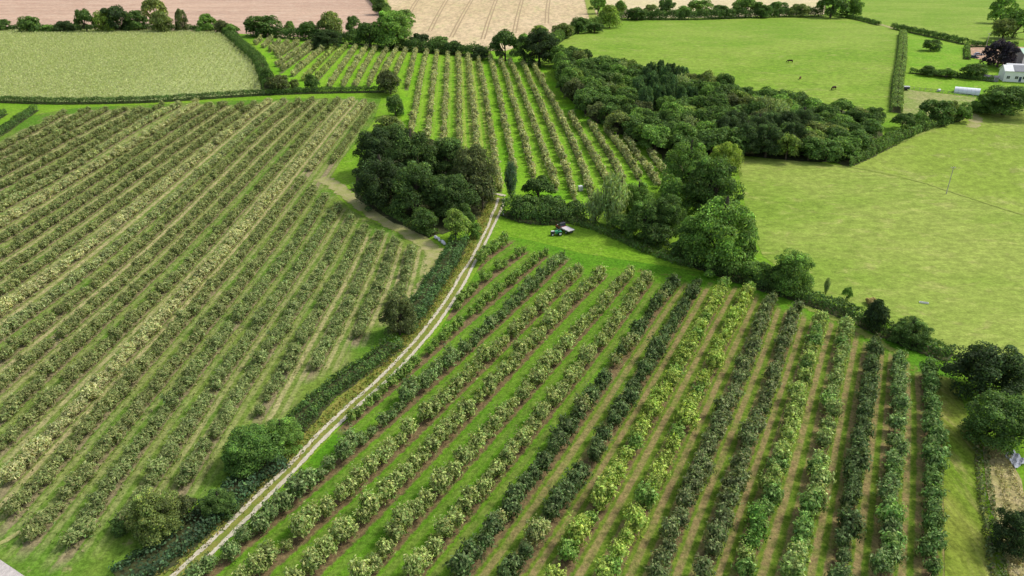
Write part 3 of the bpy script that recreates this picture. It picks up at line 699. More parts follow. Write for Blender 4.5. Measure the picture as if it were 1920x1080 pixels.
P3=np.column_stack([Qm,ter(Qm[:,0],Qm[:,1])+RG.uniform(.9,2.2,n)]); N=norm(RG.normal(size=(n,3))+np.array([0,-.2,.9]))
V=quads(P3,N,RG.uniform(.5,1.0,n),RG.uniform(.22,.4,n),RG,RG.normal(size=(n,3))+np.array([0,0,1.0]))
cm=np.array([(.46,.53,.22),(.50,.55,.25),(.42,.50,.19),(.55,.56,.30)])[RG.integers(0,4,n)]*np.exp(RG.normal(0,.18,(n,1)))
tag(obj('maize_crop',leafmesh('maize_crop',V,cm)),'dense pale green maize crop covering the field behind the left orchard','crop',None,'stuff')

# ------------------------------------------------------------------ hedges
HB=[]
def hedge(label,pts,width,h,col,name='hedge',cat='hedge',leaf=.4,dens=21,rough=.25,alt=None,group=None):
    ln=smooth_line([tuple(G(*p)[:2]) for p in pts],1.0)
    if cat in ('hedge','undergrowth'): HB.append((ln,width+1.2))
    L=np.linalg.norm(np.diff(ln,axis=0),axis=1).sum(); n=int(L*(width*.9+2*h)*dens*min(1,(.4/leaf)**1.3))
    rg=np.random.default_rng(int(abs(ln[0,0]*7+ln[0,1]*13)))
    t=rg.uniform(0,len(ln)-1.001,n); i=t.astype(int); f=(t-i)[:,None]; p=ln[i]*(1-f)+ln[i+1]*f
    d=ln[i+1]-ln[i]; d/=np.linalg.norm(d,axis=1,keepdims=True); nn=np.stack([d[:,1],-d[:,0]],1)
    a=rg.uniform(-.12,math.pi+.12,n)
    lump=1+rough*(np.sin(t*.55+1.3)*.5+np.sin(t*1.37)*.35+np.sin(t*2.9+np.cos(a)*2)*.3)
    ca,sa=np.cos(a),np.sin(a); e=.55
    X=np.sign(ca)*np.abs(ca)**e*width/2*(1+(lump-1)*.7); Z=np.abs(sa)**e*np.sign(sa)*h*lump
    r=.78+.27*rg.random(n); P2=p+nn*(X*r)[:,None]; z=np.maximum(Z*r,.12)
    P3=np.column_stack([P2,ter(P2[:,0],P2[:,1])+z]); P3+=rg.normal(0,.12,(n,3))
    N=norm(np.column_stack([nn*ca[:,None],sa])+.6*rg.normal(size=(n,3)))
    s=rg.uniform(.6,1.4,n); V=quads(P3,N,leaf*s,leaf*.65*s,rg)
    col=tuple(2.0*np.array(col)*np.array((.95,1.06,.95))); C=leafcol(n,rg,col,.28,alt if alt else tuple(np.array(col)*np.array((1.7,1.5,1.2))),.14)
    C*=np.exp(.22*np.sin(t*.9+np.sin(t*.31)*2))[:,None]
    return tag(obj(name,leafmesh(name,V,C)),label,cat,group)
HD=(.050,.082,.024); HM=(.070,.108,.029); HL=(.10,.135,.046)
hedge('long trimmed hedge between the maize field and the left orchard',[(-30,190),(110,194),(250,192),(350,187),(490,178),(600,174),(720,172)],2.6,2.3,HD,rough=.12)
hedge('short hedge at the far left corner of the left orchard',[(66,207),(35,228),(0,252),(-20,263)],2.8,2.2,HD,rough=.12)
hedge('bushy hedge down the right side of the maize field',[(420,62),(445,84),(468,104),(488,124),(498,150),(505,168)],5.5,4.2,HD)
hedge('hedgerow under the trees between maize and ploughed field',[(-40,62),(100,60),(250,60),(400,62),(425,64)],5,4,HD,leaf=.7)
hedge('dark hedge along the top end of the far orchard',[(468,66),(560,74),(700,86),(760,94),(850,102),(915,108)],6,5.5,HD,leaf=.7)
hedge('hedge between the ploughed field and the stubble field',[(690,-10),(722,28),(755,72)],6,6,HM,leaf=.7)
hedge('hedge between stubble field and cattle pasture',[(1035,85),(1062,68),(1110,50),(1168,36)],5,5,HM,leaf=.7)
hedge('thick hedge across the top of the cattle pasture',[(1172,37),(1300,37),(1430,33),(1545,31)],6,6.5,HD,leaf=.7)
hedge('short hedge right of the tall trees above the cattle pasture',[(1548,28),(1600,36),(1648,48)],2.6,2.6,HD,leaf=.6)
hedge('hedge between the far right pasture and upper paddock',[(1674,54),(1740,68),(1810,84)],3.6,3.2,HD,leaf=.6)
hedge('dark hedge behind the earth yard',[(1816,88),(1850,88),(1905,90)],3.6,3.2,HD,leaf=.6)
hedge('short hedge beside the earth yard',[(1812,90),(1813,112)],2.4,2,HM,leaf=.6)
hedge('pale trimmed hedge between cattle pasture and paddocks',[(1692,66),(1690,110),(1683,160),(1680,212)],4.2,3,HL,leaf=.6,rough=.1)
hedge('low hedge between the upper and lower paddock',[(1704,137),(1760,142),(1862,153)],2.2,2.2,HM,leaf=.5)
hedge('hedge running right from the tip of the copse',[(1580,310),(1620,292),(1660,272),(1720,245),(1780,226),(1818,206)],5,3,HM,leaf=.6,rough=.2)
hedge('dark hedge above the dark tree left of the stone track',[(862,452),(840,495),(816,530),(796,563),(770,600),(752,625)],4.6,1.9,(.05,.085,.032),leaf=.45)
hedge('dark hedge below the dark tree left of the stone track',[(742,645),(708,672),(680,692),(642,720),(605,746),(572,782),(548,808)],3.8,1.7,HD,leaf=.42)
hedge('scrubby hedge along the lower end of the stone track',[(520,862),(480,893),(450,915),(412,957),(366,990),(330,1022),(282,1058),(225,1092)],5,1.5,(.035,.06,.03),leaf=.4)
hedge('thick hedge at the top end of the stone track',[(952,398),(985,410),(1030,414),(1062,410),(1095,406)],6,4.2,HD,leaf=.5)
hedge('weedy bank along the edge of the mown clearing',[(1075,414),(1140,435),(1200,462),(1260,485),(1305,498)],4.5,1.3,HM,'weedy_bank','weeds',.45,alt=(.16,.17,.07))
hedge('hedge between near orchard and the right pasture',[(1295,492),(1380,522),(1440,542),(1520,566),(1600,597),(1660,626),(1720,650),(1782,672)],3.8,2.5,HD,leaf=.45)
hedge('ragged strip of weeds at the bottom right beside dry bank',[(1838,838),(1846,920),(1858,1000),(1876,1100)],1.8,.8,(.085,.10,.042),'weed_strip','weeds',.35,alt=(.2,.17,.1))
hedge('low undergrowth along the foot of the oak clump',[(668,352),(706,382),(746,407),(786,430),(815,442)],3.2,1.4,HM,'undergrowth','undergrowth',.45,rough=.4)
hedge('tall dry straw grass on the bank at bottom right',[(1868,842),(1882,880),(1898,930),(1906,965)],2.6,.7,(.20,.17,.085),'straw_grass','dry grass',.3,16,.3,(.24,.2,.12))
hedge('dry brown grass at the bottom right corner',[(1885,1060),(1905,1072),(1935,1085)],2.6,.7,(.19,.155,.08),'straw_grass','dry grass',.3,16,.3,(.23,.2,.12))
hedge('line of trimmed young hedge at the far left edge',[(-30,238),(-5,222),(8,214)],2.6,2.0,HD,rough=.12)

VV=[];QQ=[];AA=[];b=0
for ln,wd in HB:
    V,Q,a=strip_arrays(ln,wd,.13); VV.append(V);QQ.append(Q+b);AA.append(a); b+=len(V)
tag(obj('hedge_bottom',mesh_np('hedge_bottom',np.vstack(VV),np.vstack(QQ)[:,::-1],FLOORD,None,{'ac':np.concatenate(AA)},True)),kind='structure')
# ------------------------------------------------------------------ single trees and bushes
BR=[broad_proto(1),broad_proto(2,26,250,(1.4,2.4)),broad_proto(3,42,150,(1.0,1.9)),broad_proto(4,34,190,(1.2,2.1),(.5,.36))]
BIG=[broad_proto(31,90,260,(.5,1.7),(.3,.21)),broad_proto(32,76,300,(.6,1.9),(.3,.21)),broad_proto(33,104,230,(.5,1.6),(.28,.2))]
FE=[feather_proto(5),feather_proto(6)]; CO=[cone_proto(7),cone_proto(8)]
KC=dict(dark=(.050,.080,.022),vdark=(.027,.042,.016),oak=(.035,.056,.017),mid=(.078,.124,.029),light=(.11,.145,.03),olive=(.095,.112,.036),purple=(.026,.020,.032),feather=(.13,.155,.07),cone=(.045,.072,.045),pine=(.040,.068,.026),yellow=(.125,.155,.03),rust=(.20,.15,.075),lush=(.05,.086,.021),brown=(.060,.068,.028))  # yellow is painted sunlight on crown tops
cnt=[0]
def tree(cx,cy,wpx,hpx,kind,label,cat='tree',name=None,group=None,protos=None,stem=0.0,asp=None):
    """crown centre, width and height in photo pixels -> a tree of that size standing on the terrain"""
    hc=3.0
    for _ in range(8):
        p=G(cx,cy,hc); zc=proj((p.x,p.y,p.z+hc))[2]
        sc=F/zc; a=wpx/2/sc; dep=math.atan2(CAMH-p.z-hc,math.hypot(p.x,p.y))
        app=hpx/2/sc; b2=app*app-(a*math.sin(dep))**2
        b=math.sqrt(max(b2,(.55*a*math.cos(dep))**2))/math.cos(dep); b=min(b,2.6*a if asp is None else asp*a)
        hc=b*1.0+stem
    if protos is None:
        protos=FE if kind in ('feather','cone') else (BIG if wpx>62 else BR)
    cm,tm=protos[cnt[0]%len(protos)]; cnt[0]+=1
    H=2*b*1.08
    nm=name or ('bush' if cat=='bush' else {'cone':'conifer','feather':'willow_tree'}.get(kind,'broadleaf_tree'))
    t=thing(nm,label,cat,(p.x,p.y,p.z+stem-(0 if stem else .075*H)),rnd.uniform(0,6.28),group); t.scale=(2*a/10,2*a/10,H/10)
    c=2.15*np.array(KC[kind])*np.array((.95,1.06,.95))*math.exp(rnd.gauss(0,.07))
    k=obj('trunk',tm,t); 
    if stem: k.location.z=-stem*10/H
    obj('crown',cm,t,tuple(c)); return t
g1='trees of the hedgerow between the maize and the ploughed field'
for a in [
 (6,47,30,28,'dark','dark round tree at the left edge above the maize field'),
 (52,46,40,36,'dark','round dark tree second from left above the maize field'),
 (92,54,34,16,'mid','low green bush right of the round dark tree above maize'),
 (122,50,44,26,'vdark','low dark dome-shaped tree above the left half of maize'),
 (158,38,36,50,'dark','tall tree left of the yellowish one above the maize'),
 (192,40,36,46,'light','yellowish green tree between two dark trees above the maize'),
 (219,33,56,56,'vdark','large very dark tree above the middle of the maize'),
 (255,38,42,46,'dark','dark tree right of the largest dark tree above the maize'),
 (288,16,44,54,'olive','tall loose olive tree reaching over the ploughed field'),
 (304,40,48,46,'olive','olive tree in front of the tallest one above the maize'),
 (338,36,24,50,'brown','thin brownish tree above the right half of the maize'),
 (386,42,42,40,'mid','green tree above the right end of the maize'),
 (416,50,28,30,'brown','small brownish tree above the right end of the maize'),
 (432,56,34,26,'mid','bluish green bush at the top right corner of maize'),
]: tree(*a[:5],a[5],'tree',None,g1)
g2='trees along the top end of the far orchard'
for a in [
 (494,46,62,44,'dark','broad dark tree over the top left corner of far orchard'),
 (543,50,24,26,'mid','small green tree right of the broad dark corner tree'),
 (577,56,42,38,'dark','dark tree behind the seventh row of the far orchard'),
 (620,46,54,56,'olive','olive brown tree standing against the ploughed field'),
 (612,72,64,22,'vdark','low very dark bush under the olive brown tree'),
 (664,52,34,54,'dark','narrow dark tree right of the olive brown tree'),
 (692,62,48,50,'dark','dark tree left of the large green one by the stubble'),
 (736,54,82,70,'mid','largest green tree at the corner of the stubble field'),
 (752,32,48,36,'mid','green tree just behind the largest one at stubble corner'),
 (712,10,38,34,'dark','dark tree at the top between ploughed and stubble field'),
 (787,76,42,32,'vdark','dark bush first from left below the stubble field'),
 (822,81,46,30,'dark','dark wide bush below the middle of the stubble field'),
 (852,87,40,26,'vdark','low dark bush below the stubble field before the gap'),
 (901,98,34,26,'vdark','small dark bush in the gap below the stubble field'),
 (947,82,56,62,'dark','big dark tree left of the widest one below the stubble'),
 (1012,86,78,68,'vdark','widest very dark tree below the right end of stubble'),
 (982,80,40,44,'mid','green tree between two big dark trees below the stubble'),
 (1012,58,34,26,'light','pale green bush behind the widest dark tree by stubble'),
 (1055,56,44,30,'olive','olive bush between the stubble field and cattle pasture'),
 (1085,46,36,32,'dark','round dark bush between the stubble field and cattle pasture'),
 (1115,50,36,22,'dark','low dark bush near the corner of the cattle pasture'),
 (1144,28,46,46,'light','light green tree at the top left corner of cattle pasture'),
 (1122,8,34,34,'mid','green tree at the top behind the light green corner tree'),
 (1165,14,28,30,'mid','slim green tree between stubble field and pale field'),
]: tree(*a[:5],a[5],'tree',None,g2)
g3='trees in the hedge above the cattle pasture'
for i,a in enumerate([
 (1195,24,40,26,'dark'),(1222,20,36,28,'olive'),(1250,14,36,38,'dark'),(1280,22,36,26,'mid'),(1314,12,44,32,'mid'),(1350,20,46,26,'dark'),(1400,12,58,38,'mid'),
 (1428,20,34,26,'dark'),(1456,14,44,28,'dark'),(1500,18,44,26,'olive')]):
    tree(*a,'%s tree, %s from the left in the hedge above the cattle pasture'%({'dark':'dark green','olive':'olive green','mid':'mid green'}[a[4]],ordinal(i+1)),'tree',None,g3)
for a in [
 (1562,8,60,48,'dark','tallest dark tree at the right end of the pasture hedge'),
 (1604,12,38,40,'mid','green tree right of the tallest dark one at pasture hedge'),
 (1748,83,33,24,'dark','lone round dark tree standing in the upper paddock'),
 (1882,14,48,56,'mid','tall green tree above the purple tree near top right'),
 (1908,40,60,60,'mid','big green tree at the right edge above the farm'),
 (1886,52,44,40,'olive','olive tree just above the purple tree by the farm'),
 (1878,97,62,56,'purple','dark purple copper beech beside the white farmhouse'),
 (1742,131,36,20,'dark','small dark bush in the hedge between the two paddocks'),
 (1776,136,34,16,'mid','low green bush in the hedge between the two paddocks'),
 (1828,132,52,30,'dark','wide dark bush at the right end of the paddock hedge'),
 (1888,187,104,52,'dark','wide dark tree below the farmhouse at the right edge'),
 (1848,192,54,40,'mid','green bush left of the wide dark tree below farmhouse'),
 (1694,226,42,36,'dark','dark bush at the right tip of the copse'),
 (1724,220,32,30,'mid','mid green bush second in the hedge below garden plot'),
 (1758,206,56,50,'dark','round dark tree in the hedge below the garden plot'),
 (1784,206,30,44,'olive','slim olive tree right of the round dark one below plot'),
 (1804,212,36,32,'mid','green bush at the right end of hedge below garden plot'),
 (1388,233,1,1,'dark',''),
 (522,156,46,36,'brown','brownish bush at the bottom left corner of far orchard'),
 (553,158,18,26,'olive','thin olive bush at the bottom edge of the far orchard'),
 (582,152,32,34,'dark','small dark tree at the bottom edge of the far orchard'),
 (500,142,26,40,'dark','dark bush at the lower corner of the maize hedge'),
 (731,152,54,48,'brown','dark brownish tree at the right end of trimmed hedge'),
 (741,195,34,46,'dark','oval dark bush below the right end of trimmed hedge'),
 (727,232,62,40,'olive','yellowish olive bush behind the oak clump'),
]:
    if a[5]: tree(*a[:5],a[5],'bush' if 'bush' in a[5] else 'tree')
g4='oaks of the clump beside the stone track'
for a in [
 (738,262,70,62,'oak','dark tree at the back left of the oak clump'),
 (704,282,84,92,'vdark','dark oak at the left end of the clump'),
 (772,292,104,104,'oak','oak at the back middle of the clump'),
 (840,296,92,84,'oak','oak at the back right of the clump'),
 (886,318,84,104,'brown','brownish green oak at the right end of the clump'),
 (714,338,100,100,'vdark','very dark oak at the front left of the clump'),
 (782,354,108,106,'oak','oak at the front middle of the clump'),
 (846,366,100,90,'oak','oak at the front right of the clump'),
 (904,358,58,76,'brown','small brownish oak nearest the end of the track'),
]: tree(*a[:5],a[5],'oak','oak_tree',g4)
for a in [
 (798,412,58,54,'dark','dark bush at the foot of the clump beside pale tree','bush'),
 (888,430,28,34,'mid','small green bush between pale tree and stone track','bush'),
 (872,400,40,50,'dark','dark bush behind the pale tree near the track','bush'),
 (747,590,68,84,'brown','single dark brown-green tree on the hedge left of the track','tree'),
 (470,838,112,96,'lush','largest leafy bush in the hedge at lower left','bush'),
 (528,815,76,72,'mid','leafy bush touching the largest one on its right','bush'),
 (290,962,104,100,'olive','olive green tree near the bottom left corner','tree'),
 (348,950,44,52,'brown','thin brownish bush right of the olive bottom left tree','bush'),
 (410,942,64,58,'dark','dark round bush at the lower end of stone track','bush'),
 (225,985,40,34,'dark','small dark bush left of the olive bottom left tree','bush'),
 (958,338,30,88,'cone','slim bluish conifer at the top end of the track','tree'),
 (1010,352,62,52,'dark','round dark bush right of the slim bluish conifer','bush'),
 (982,384,56,46,'dark','dark bush at the foot of the slim bluish conifer','bush'),
 (1035,385,56,46,'dark','dark bush left of the white tank above the clearing','bush'),
 (1076,390,46,34,'dark','low dark bush directly below the white tank','bush'),
 (1118,388,52,66,'feather','pale feathery willow left of the taller one above clearing','tree'),
 (1152,374,72,108,'feather','tallest pale feathery willow above the clearing','tree'),
 (1196,376,70,74,'mid','bluish green tree right of the tallest willow','tree'),
 (1212,412,78,80,'dark','dark tree above the weedy bank, right of the willows','tree'),
 (1250,406,72,92,'dark','dark tree between willows and the big lit tree','tree'),
 (1292,318,100,112,'mid','tree left of the yellow-lit one at the copse corner','tree'),
 (1338,350,104,124,'dark','large dark tree in front of the yellow-lit one','tree'),
 (1362,300,64,76,'yellow','yellow-green crown standing in for a sunlit treetop at the copse corner','tree'),  # yellow leaf colour stands for sun on a bigger tree's top
 (1168,418,50,44,'dark','dark bush below the tallest willow beside the clearing','bush'),
 (1236,438,62,54,'dark','dark bush on the weedy bank left of largest green tree','bush'),
 (1286,462,58,48,'dark','low dark bush at the foot of the largest green tree','bush'),
 (1392,470,54,66,'dark','dark bush at the right foot of the largest green tree','bush'),
 (1262,362,60,80,'mid','green tree between far orchard end and yellow-lit tree','tree'),
 (1306,440,70,84,'dark','dark tree left of the largest tree by the right pasture','tree'),
 (1356,436,138,142,'mid','largest green tree beside the right pasture','tree'),
 (1344,388,84,50,'yellow','yellow crown as sunlit top of the largest tree by right pasture','tree'),  # crown added as the sunlit top, light put into its colour
 (1414,508,60,50,'mid','green bush between two big trees on pasture hedge','bush'),
 (1452,516,50,46,'dark','dark bush left of the rounded tree on pasture hedge','bush'),
 (1487,508,88,88,'mid','rounded green tree on the hedge of the right pasture','tree'),
 (1551,536,14,42,'feather','thin pale sapling right of the rounded hedge tree','sapling'),
 (1589,549,19,28,'mid','small bent sapling at the edge of right pasture','sapling'),
 (1648,590,50,66,'vdark','dark tree with rusty top in the right pasture hedge','tree'),
 (1634,564,22,16,'rust','small rusty brown bush behind dark hedge tree','bush'),
 (1709,620,68,58,'dark','dark dome-shaped tree near the lower end of pasture hedge','tree'),
 (1855,695,142,118,'vdark','largest very dark tree at the right edge','tree'),
 (1882,786,132,116,'dark','dark green tree just below the largest dark right tree','tree'),
 (1908,996,84,92,'vdark','very dark bush at the bottom right edge','bush'),
]: tree(*a[:5],a[5],a[6])
KC['light']=(.11,.145,.035)
tree(853,416,52,54,'light','pale green tree with bare pale trunk beside the track','tree',None,None,BR,1.6)

# the copse: every crown a tree of its own
cop=[(1045,108),(1078,104),(1100,126),(1180,132),(1260,150),(1340,162),(1440,186),(1540,204),(1600,206),(1642,212),(1642,234),(1612,266),(1562,286),(1500,280),(1400,270),(1330,280),(1265,278),(1190,252),(1105,205),(1055,158)]
CW=np.array([tuple(G(x,y,4)[:2]) for x,y in cop])
def inside(P,q):
    c=False;j=len(P)-1
    for i in range(len(P)):
        if (P[i][1]>q[1])!=(P[j][1]>q[1]) and q[0]<(P[j][0]-P[i][0])*(q[1]-P[i][1])/(P[j][1]-P[i][1])+P[i][0]: c=not c
        j=i
    return c
pts=[];tr=0
lo,hi=CW.min(0),CW.max(0)
rc=random.Random(3)
while tr<9000 and len(pts)<190:
    tr+=1; q=(rc.uniform(lo[0],hi[0]),rc.uniform(lo[1],hi[1]))
    if inside(CW,q) and all((q[0]-p[0])**2+(q[1]-p[1])**2>5.0**2 for p in pts): pts.append(q)
recs=[]
PINES=[(1205,165),(1226,155),(1250,160),(1276,166),(1296,180),(1240,190),(1268,192)]
for x,y in pts:
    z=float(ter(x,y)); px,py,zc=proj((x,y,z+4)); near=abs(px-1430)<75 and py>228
    k=rc.random(); kind='dark' if k<.45 else 'mid' if k<.74 else 'olive' if k<.86 else 'light' if k<.91 else 'brown' if k<.96 else 'feather'
    wd=rc.uniform(8.5,12); hh=rc.uniform(8.5,12)
    if px>1500: hh*=.8
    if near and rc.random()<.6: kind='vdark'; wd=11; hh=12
    if 1190<px<1310-rc.random()*45 and 145<py<205: kind='pine'; wd=rc.uniform(5,6.5); hh=rc.uniform(12,14.5)
    recs.append((x,y,z,px,py,kind,wd,hh))
recs.sort(key=lambda r:-r[4]); band=0; rows=[]
for i in range(0,len(recs),18): rows.append(sorted(recs[i:i+18],key=lambda r:r[3]))
KN=dict(dark='dark green broadleaf',mid='mid green broadleaf',olive='olive green broadleaf',light='light green broadleaf',brown='brownish green broadleaf',feather='pale feathery',vdark='large very dark',pine='tall dark pine')
for b,row in enumerate(rows):
    for i,(x,y,z,px,py,kind,wd,hh) in enumerate(row):
        P=FE if kind=='feather' else (BIG if kind=='vdark' else BR)
        cm,tm=P[cnt[0]%len(P)]; cnt[0]+=1
        t=thing('pine_tree' if kind=='pine' else 'woodland_tree','%s copse tree, %s from left, %s rank from the front'%(KN[kind],ordinal(i+1),ordinal(b+1)),'pine' if kind=='pine' else 'tree',(x,y,z),rc.uniform(0,6.28),'trees of the dense copse')
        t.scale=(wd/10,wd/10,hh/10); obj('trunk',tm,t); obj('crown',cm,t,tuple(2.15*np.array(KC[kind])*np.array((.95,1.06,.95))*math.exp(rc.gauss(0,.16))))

# ------------------------------------------------------------------ farm and small things
WALL=plain('white_render',(.80,.80,.79),.8,.2,.05,.6); SLATE=plain('slate_roof',(.20,.21,.23),.7,.3,.15,2); GREENR=plain('green_sheet_roof',(.30,.47,.36),.5,.4,.08,.5)
PANEL=plain('blue_black_panel',(.012,.018,.05),.2,.6,.2,.6); GLASS=plain('window_glass',(.03,.04,.05),.1,.6,.1,1); TIMBER=plain('grey_timber',(.26,.25,.25),.8,.2,.2,2)
POLY=plain('polythene',(.68,.73,.76),.4,.5,.06,.6); METAL=plain('galvanised_metal',(.5,.5,.5),.45,.5,.1,2,.3); TYRE=plain('tyre_rubber',(.018,.018,.018),.8,.2,.2,3)
RED=plain('red_paint',(.24,.05,.045),.4,.5,.12,2); DECK=plain('pale_pinkish_deck',(.70,.64,.63),.8,.2,.1,2); BLACKP=plain('dark_paint',(.05,.05,.065),.35,.5,.2,2); GREENP=plain('green_paint',(.05,.32,.15),.4,.5,.12,2)
BLUEP=plain('dark_blue_paint',(.03,.045,.12),.3,.5,.1,2); SILV=plain('silver_blue_paint',(.38,.44,.55),.3,.5,.1,2); WHITEP=plain('white_plastic',(.78,.78,.78),.5,.4,.08,2); WOOD=plain('weathered_wood',(.46,.42,.36),.9,.2,.25,3)
TARP=plain('grey_sheet',(.50,.51,.55),.6,.3,.15,1.2); SACK=plain('white_sacking',(.66,.66,.68),.8,.2,.2,2.5); STONE=plain('pale_rubble',(.55,.53,.50),.9,.2,.3,1.5); COWH=plain('dark_brown_hide',(.045,.022,.014),.8,.2,.3,2); COWR=plain('red_brown_hide',(.12,.05,.03),.8,.2,.3,2)
def yaw(a,b): return math.atan2(b[1]-a[1],b[0]-a[0])
# white farmhouse
p=G(1893,150); hr=math.radians(-14)
H=thing('farmhouse','white farmhouse with grey slate roof beside the purple tree','house',p,hr)
m=MB(); m.prism([(-3.6,-.3),(3.6,-.3),(3.6,4.4),(0,6.4),(-3.6,4.4)],-4,12,WALL); m.build('wall',H)
m=MB(); m.prism([(-4.0,4.25),(0,6.5),(4.0,4.25),(4.0,4.45),(0,6.75),(-4.0,4.45)],-.45,12.4,SLATE); rf=m.build('roof',H)
m=MB(); m.box((9,0,7.0),(.8,.8,1.4),WALL); m.box((9,0,7.75),(.95,.95,.15),SLATE); m.build('chimney',rf)
m=MB(); m.prism([(-4.0,4.25),(0,6.5),(4.0,4.25),(4.0,4.45),(0,6.75),(-4.0,4.45)],-4.4,-.5,WALL); m.build('porch_roof',H)
for x in (-2.2,1.2,4.4,7.6):
    m=MB(); m.box((x,-3.63,1.7),(1.3,.08,1.2),GLASS); wn=m.build('window',H)
    m=MB()
    for dx,dz,sx,sz in ((-.69,0,.08,1.36),(.69,0,.08,1.36),(0,.64,1.3,.08),(0,-.64,1.3,.08),(0,0,.05,1.2)): m.box((x+dx,-3.64,1.7+dz),(sx,.14,sz),WHITEP)
    m.build('frame',wn)
m=MB(); m.box((2.8,-3.64,1.0),(1.0,.1,2.1),BLUEP); d=m.build('door',H); m=MB(); m.box((3.15,-3.72,1.0),(.08,.06,.12),METAL); m.build('handle',d)
# white extension, green barn
p=G(1915,138); E=thing('annexe','long white low annexe with pale roof behind the farmhouse','house',p,math.radians(-20))
m=MB(); m.prism([(-3,-.3),(3,-.3),(3,2.8),(0,4.2),(-3,2.8)],-7,10,WALL); m.build('wall',E); m=MB(); m.prism([(-3.3,2.72),(0,4.28),(3.3,2.72),(3.3,2.9),(0,4.5),(-3.3,2.9)],-7.3,10.3,plain('pale_roof',(.62,.62,.63),.7,.3,.08,1)); m.build('roof',E)
p=G(1921,119); B=thing('barn','green-roofed barn with dark blue-black front at right edge','barn',p,math.radians(-8))
m=MB(); m.prism([(-5,-.3),(5,-.3),(5,5.2),(0,7.2),(-5,5.2)],-4,14,TIMBER); m.build('wall',B); m=MB(); m.prism([(-5.4,5.05),(0,7.25),(5.4,5.05),(5.4,5.2),(0,7.45),(-5.4,5.2)],-4.4,14.4,GREENR); m.build('roof',B)
m=MB(); m.box((4,-5.06,2.3),(12,.12,4.2),PANEL); m.build('door',B); m=MB(); m.box((-3,-5.06,2.4),(1.6,.12,4.6),WALL); m.build('corner_panel',B)
# shed
a,b=G(1844,150),G(1871,153.5); S=thing('garden_shed','grey timber shed with two small white-framed windows','shed',(a+b)/2,yaw(a,b)); Ls=(b-a).length
m=MB(); m.prism([(-1.3,-.1),(1.3,-.1),(1.3,1.9),(0,2.5),(-1.3,1.9)],-Ls/2,Ls/2,TIMBER); m.build('wall',S)
m=MB(); m.prism([(-1.5,1.82),(0,2.52),(1.5,1.82),(1.5,1.9),(0,2.63),(-1.5,1.9)],-Ls/2-.2,Ls/2+.2,BLACKP); m.build('roof',S)
for x in (-.9,.9):
    m=MB(); m.box((x,-1.33,1.15),(.75,.08,.55),GLASS); wn=m.build('window',S); m=MB()
    for dx,dz,sx,sz in ((-.44,0,.12,.79),(.44,0,.12,.79),(0,.33,.76,.12),(0,-.33,.76,.12)): m.box((x+dx,-1.34,1.15+dz),(sx,.14,sz),WHITEP)
    m.build('frame',wn)
# polytunnel
a,b=G(1789,172),G(1836,178); T=thing('polytunnel','white rounded polytunnel lying in the lower paddock','polytunnel',(a+b)/2,yaw(a,b)); Ls=(b-a).length
pr=[(2.3*math.cos(q),2.45*math.sin(q)**.9) for q in np.linspace(0.0,math.pi,15)]
m=MB(); m.prism(pr,-Ls/2,Ls/2,POLY); m.build('cover',T)
for i in range(7):
    x=-Ls/2+.02+i*(Ls-.04)/6; m=MB(); m.tube([(x,y*1.012,z*1.012+.02) for y,z in pr],.045,METAL,6); m.build('hoop',T)
m=MB(); m.box((-Ls/2-.05,0,.95),(.08,1.3,1.9),TIMBER); m.build('door',T)
# fence below the polytunnel
fp=[G(1703,166.5),G(1745,171),G(1790,177),G(1836,184)]
Fe=thing('post_and_rail_fence','dark post and rail fence along the lower paddock','fence',fp[0])
for i in range(len(fp)-1):
    for k in range(4):
        q=fp[i].lerp(fp[i+1],k/4)-fp[0]; m=MB(); m.box((q.x,q.y,q.z+.55),(.14,.14,1.2),WOOD); m.build('post',Fe)
for z in (.45,.95):
    m=MB(); m.tube([q-fp[0]+Vector((0,0,z)) for q in fp],.06,BLACKP,5); m.build('rail',Fe)
# cars
def car(label,px,py,rz,mat):
    t=thing('parked_car',label,'car',G(px,py),rz,'cars parked in the farm yard')
    m=MB(); m.prismy([(-2.1,.35),(2.1,.35),(2.15,.75),(1.1,.92),(-2.0,.95),(-2.15,.7)],-.85,.85,mat); m.build('body',t)
    m=MB(); m.prismy([(-1.75,.93),(.85,.9),(.25,1.42),(-1.35,1.45)],-.72,.72,GLASS); g=m.build('cabin',t)
    m=MB(); m.prismy([(-1.33,1.452),(.22,1.425),(.15,1.5),(-1.25,1.52)],-.7,.7,mat); m.build('roof',g)
    for x in (-1.3,1.3):
        for y in (-.8,.8):
            m=MB(); m.wheel((x,y,.32),.32,.2,TYRE); wl=m.build('wheel',t); m=MB(); m.wheel((x,y*1.135,.32),.18,.05,METAL,12); m.build('rim',wl)
    for y in (-.6,.6):
        m=MB(); m.box((2.12,y,.68),(.1,.35,.16),WHITEP); m.build('headlight',t)
    return t
car('silver-blue car in the earth yard beside the purple tree',1834,104,math.radians(-12),SILV)
car('dark blue car in front of the silver-blue one in the yard',1826,109,math.radians(-8),BLUEP)
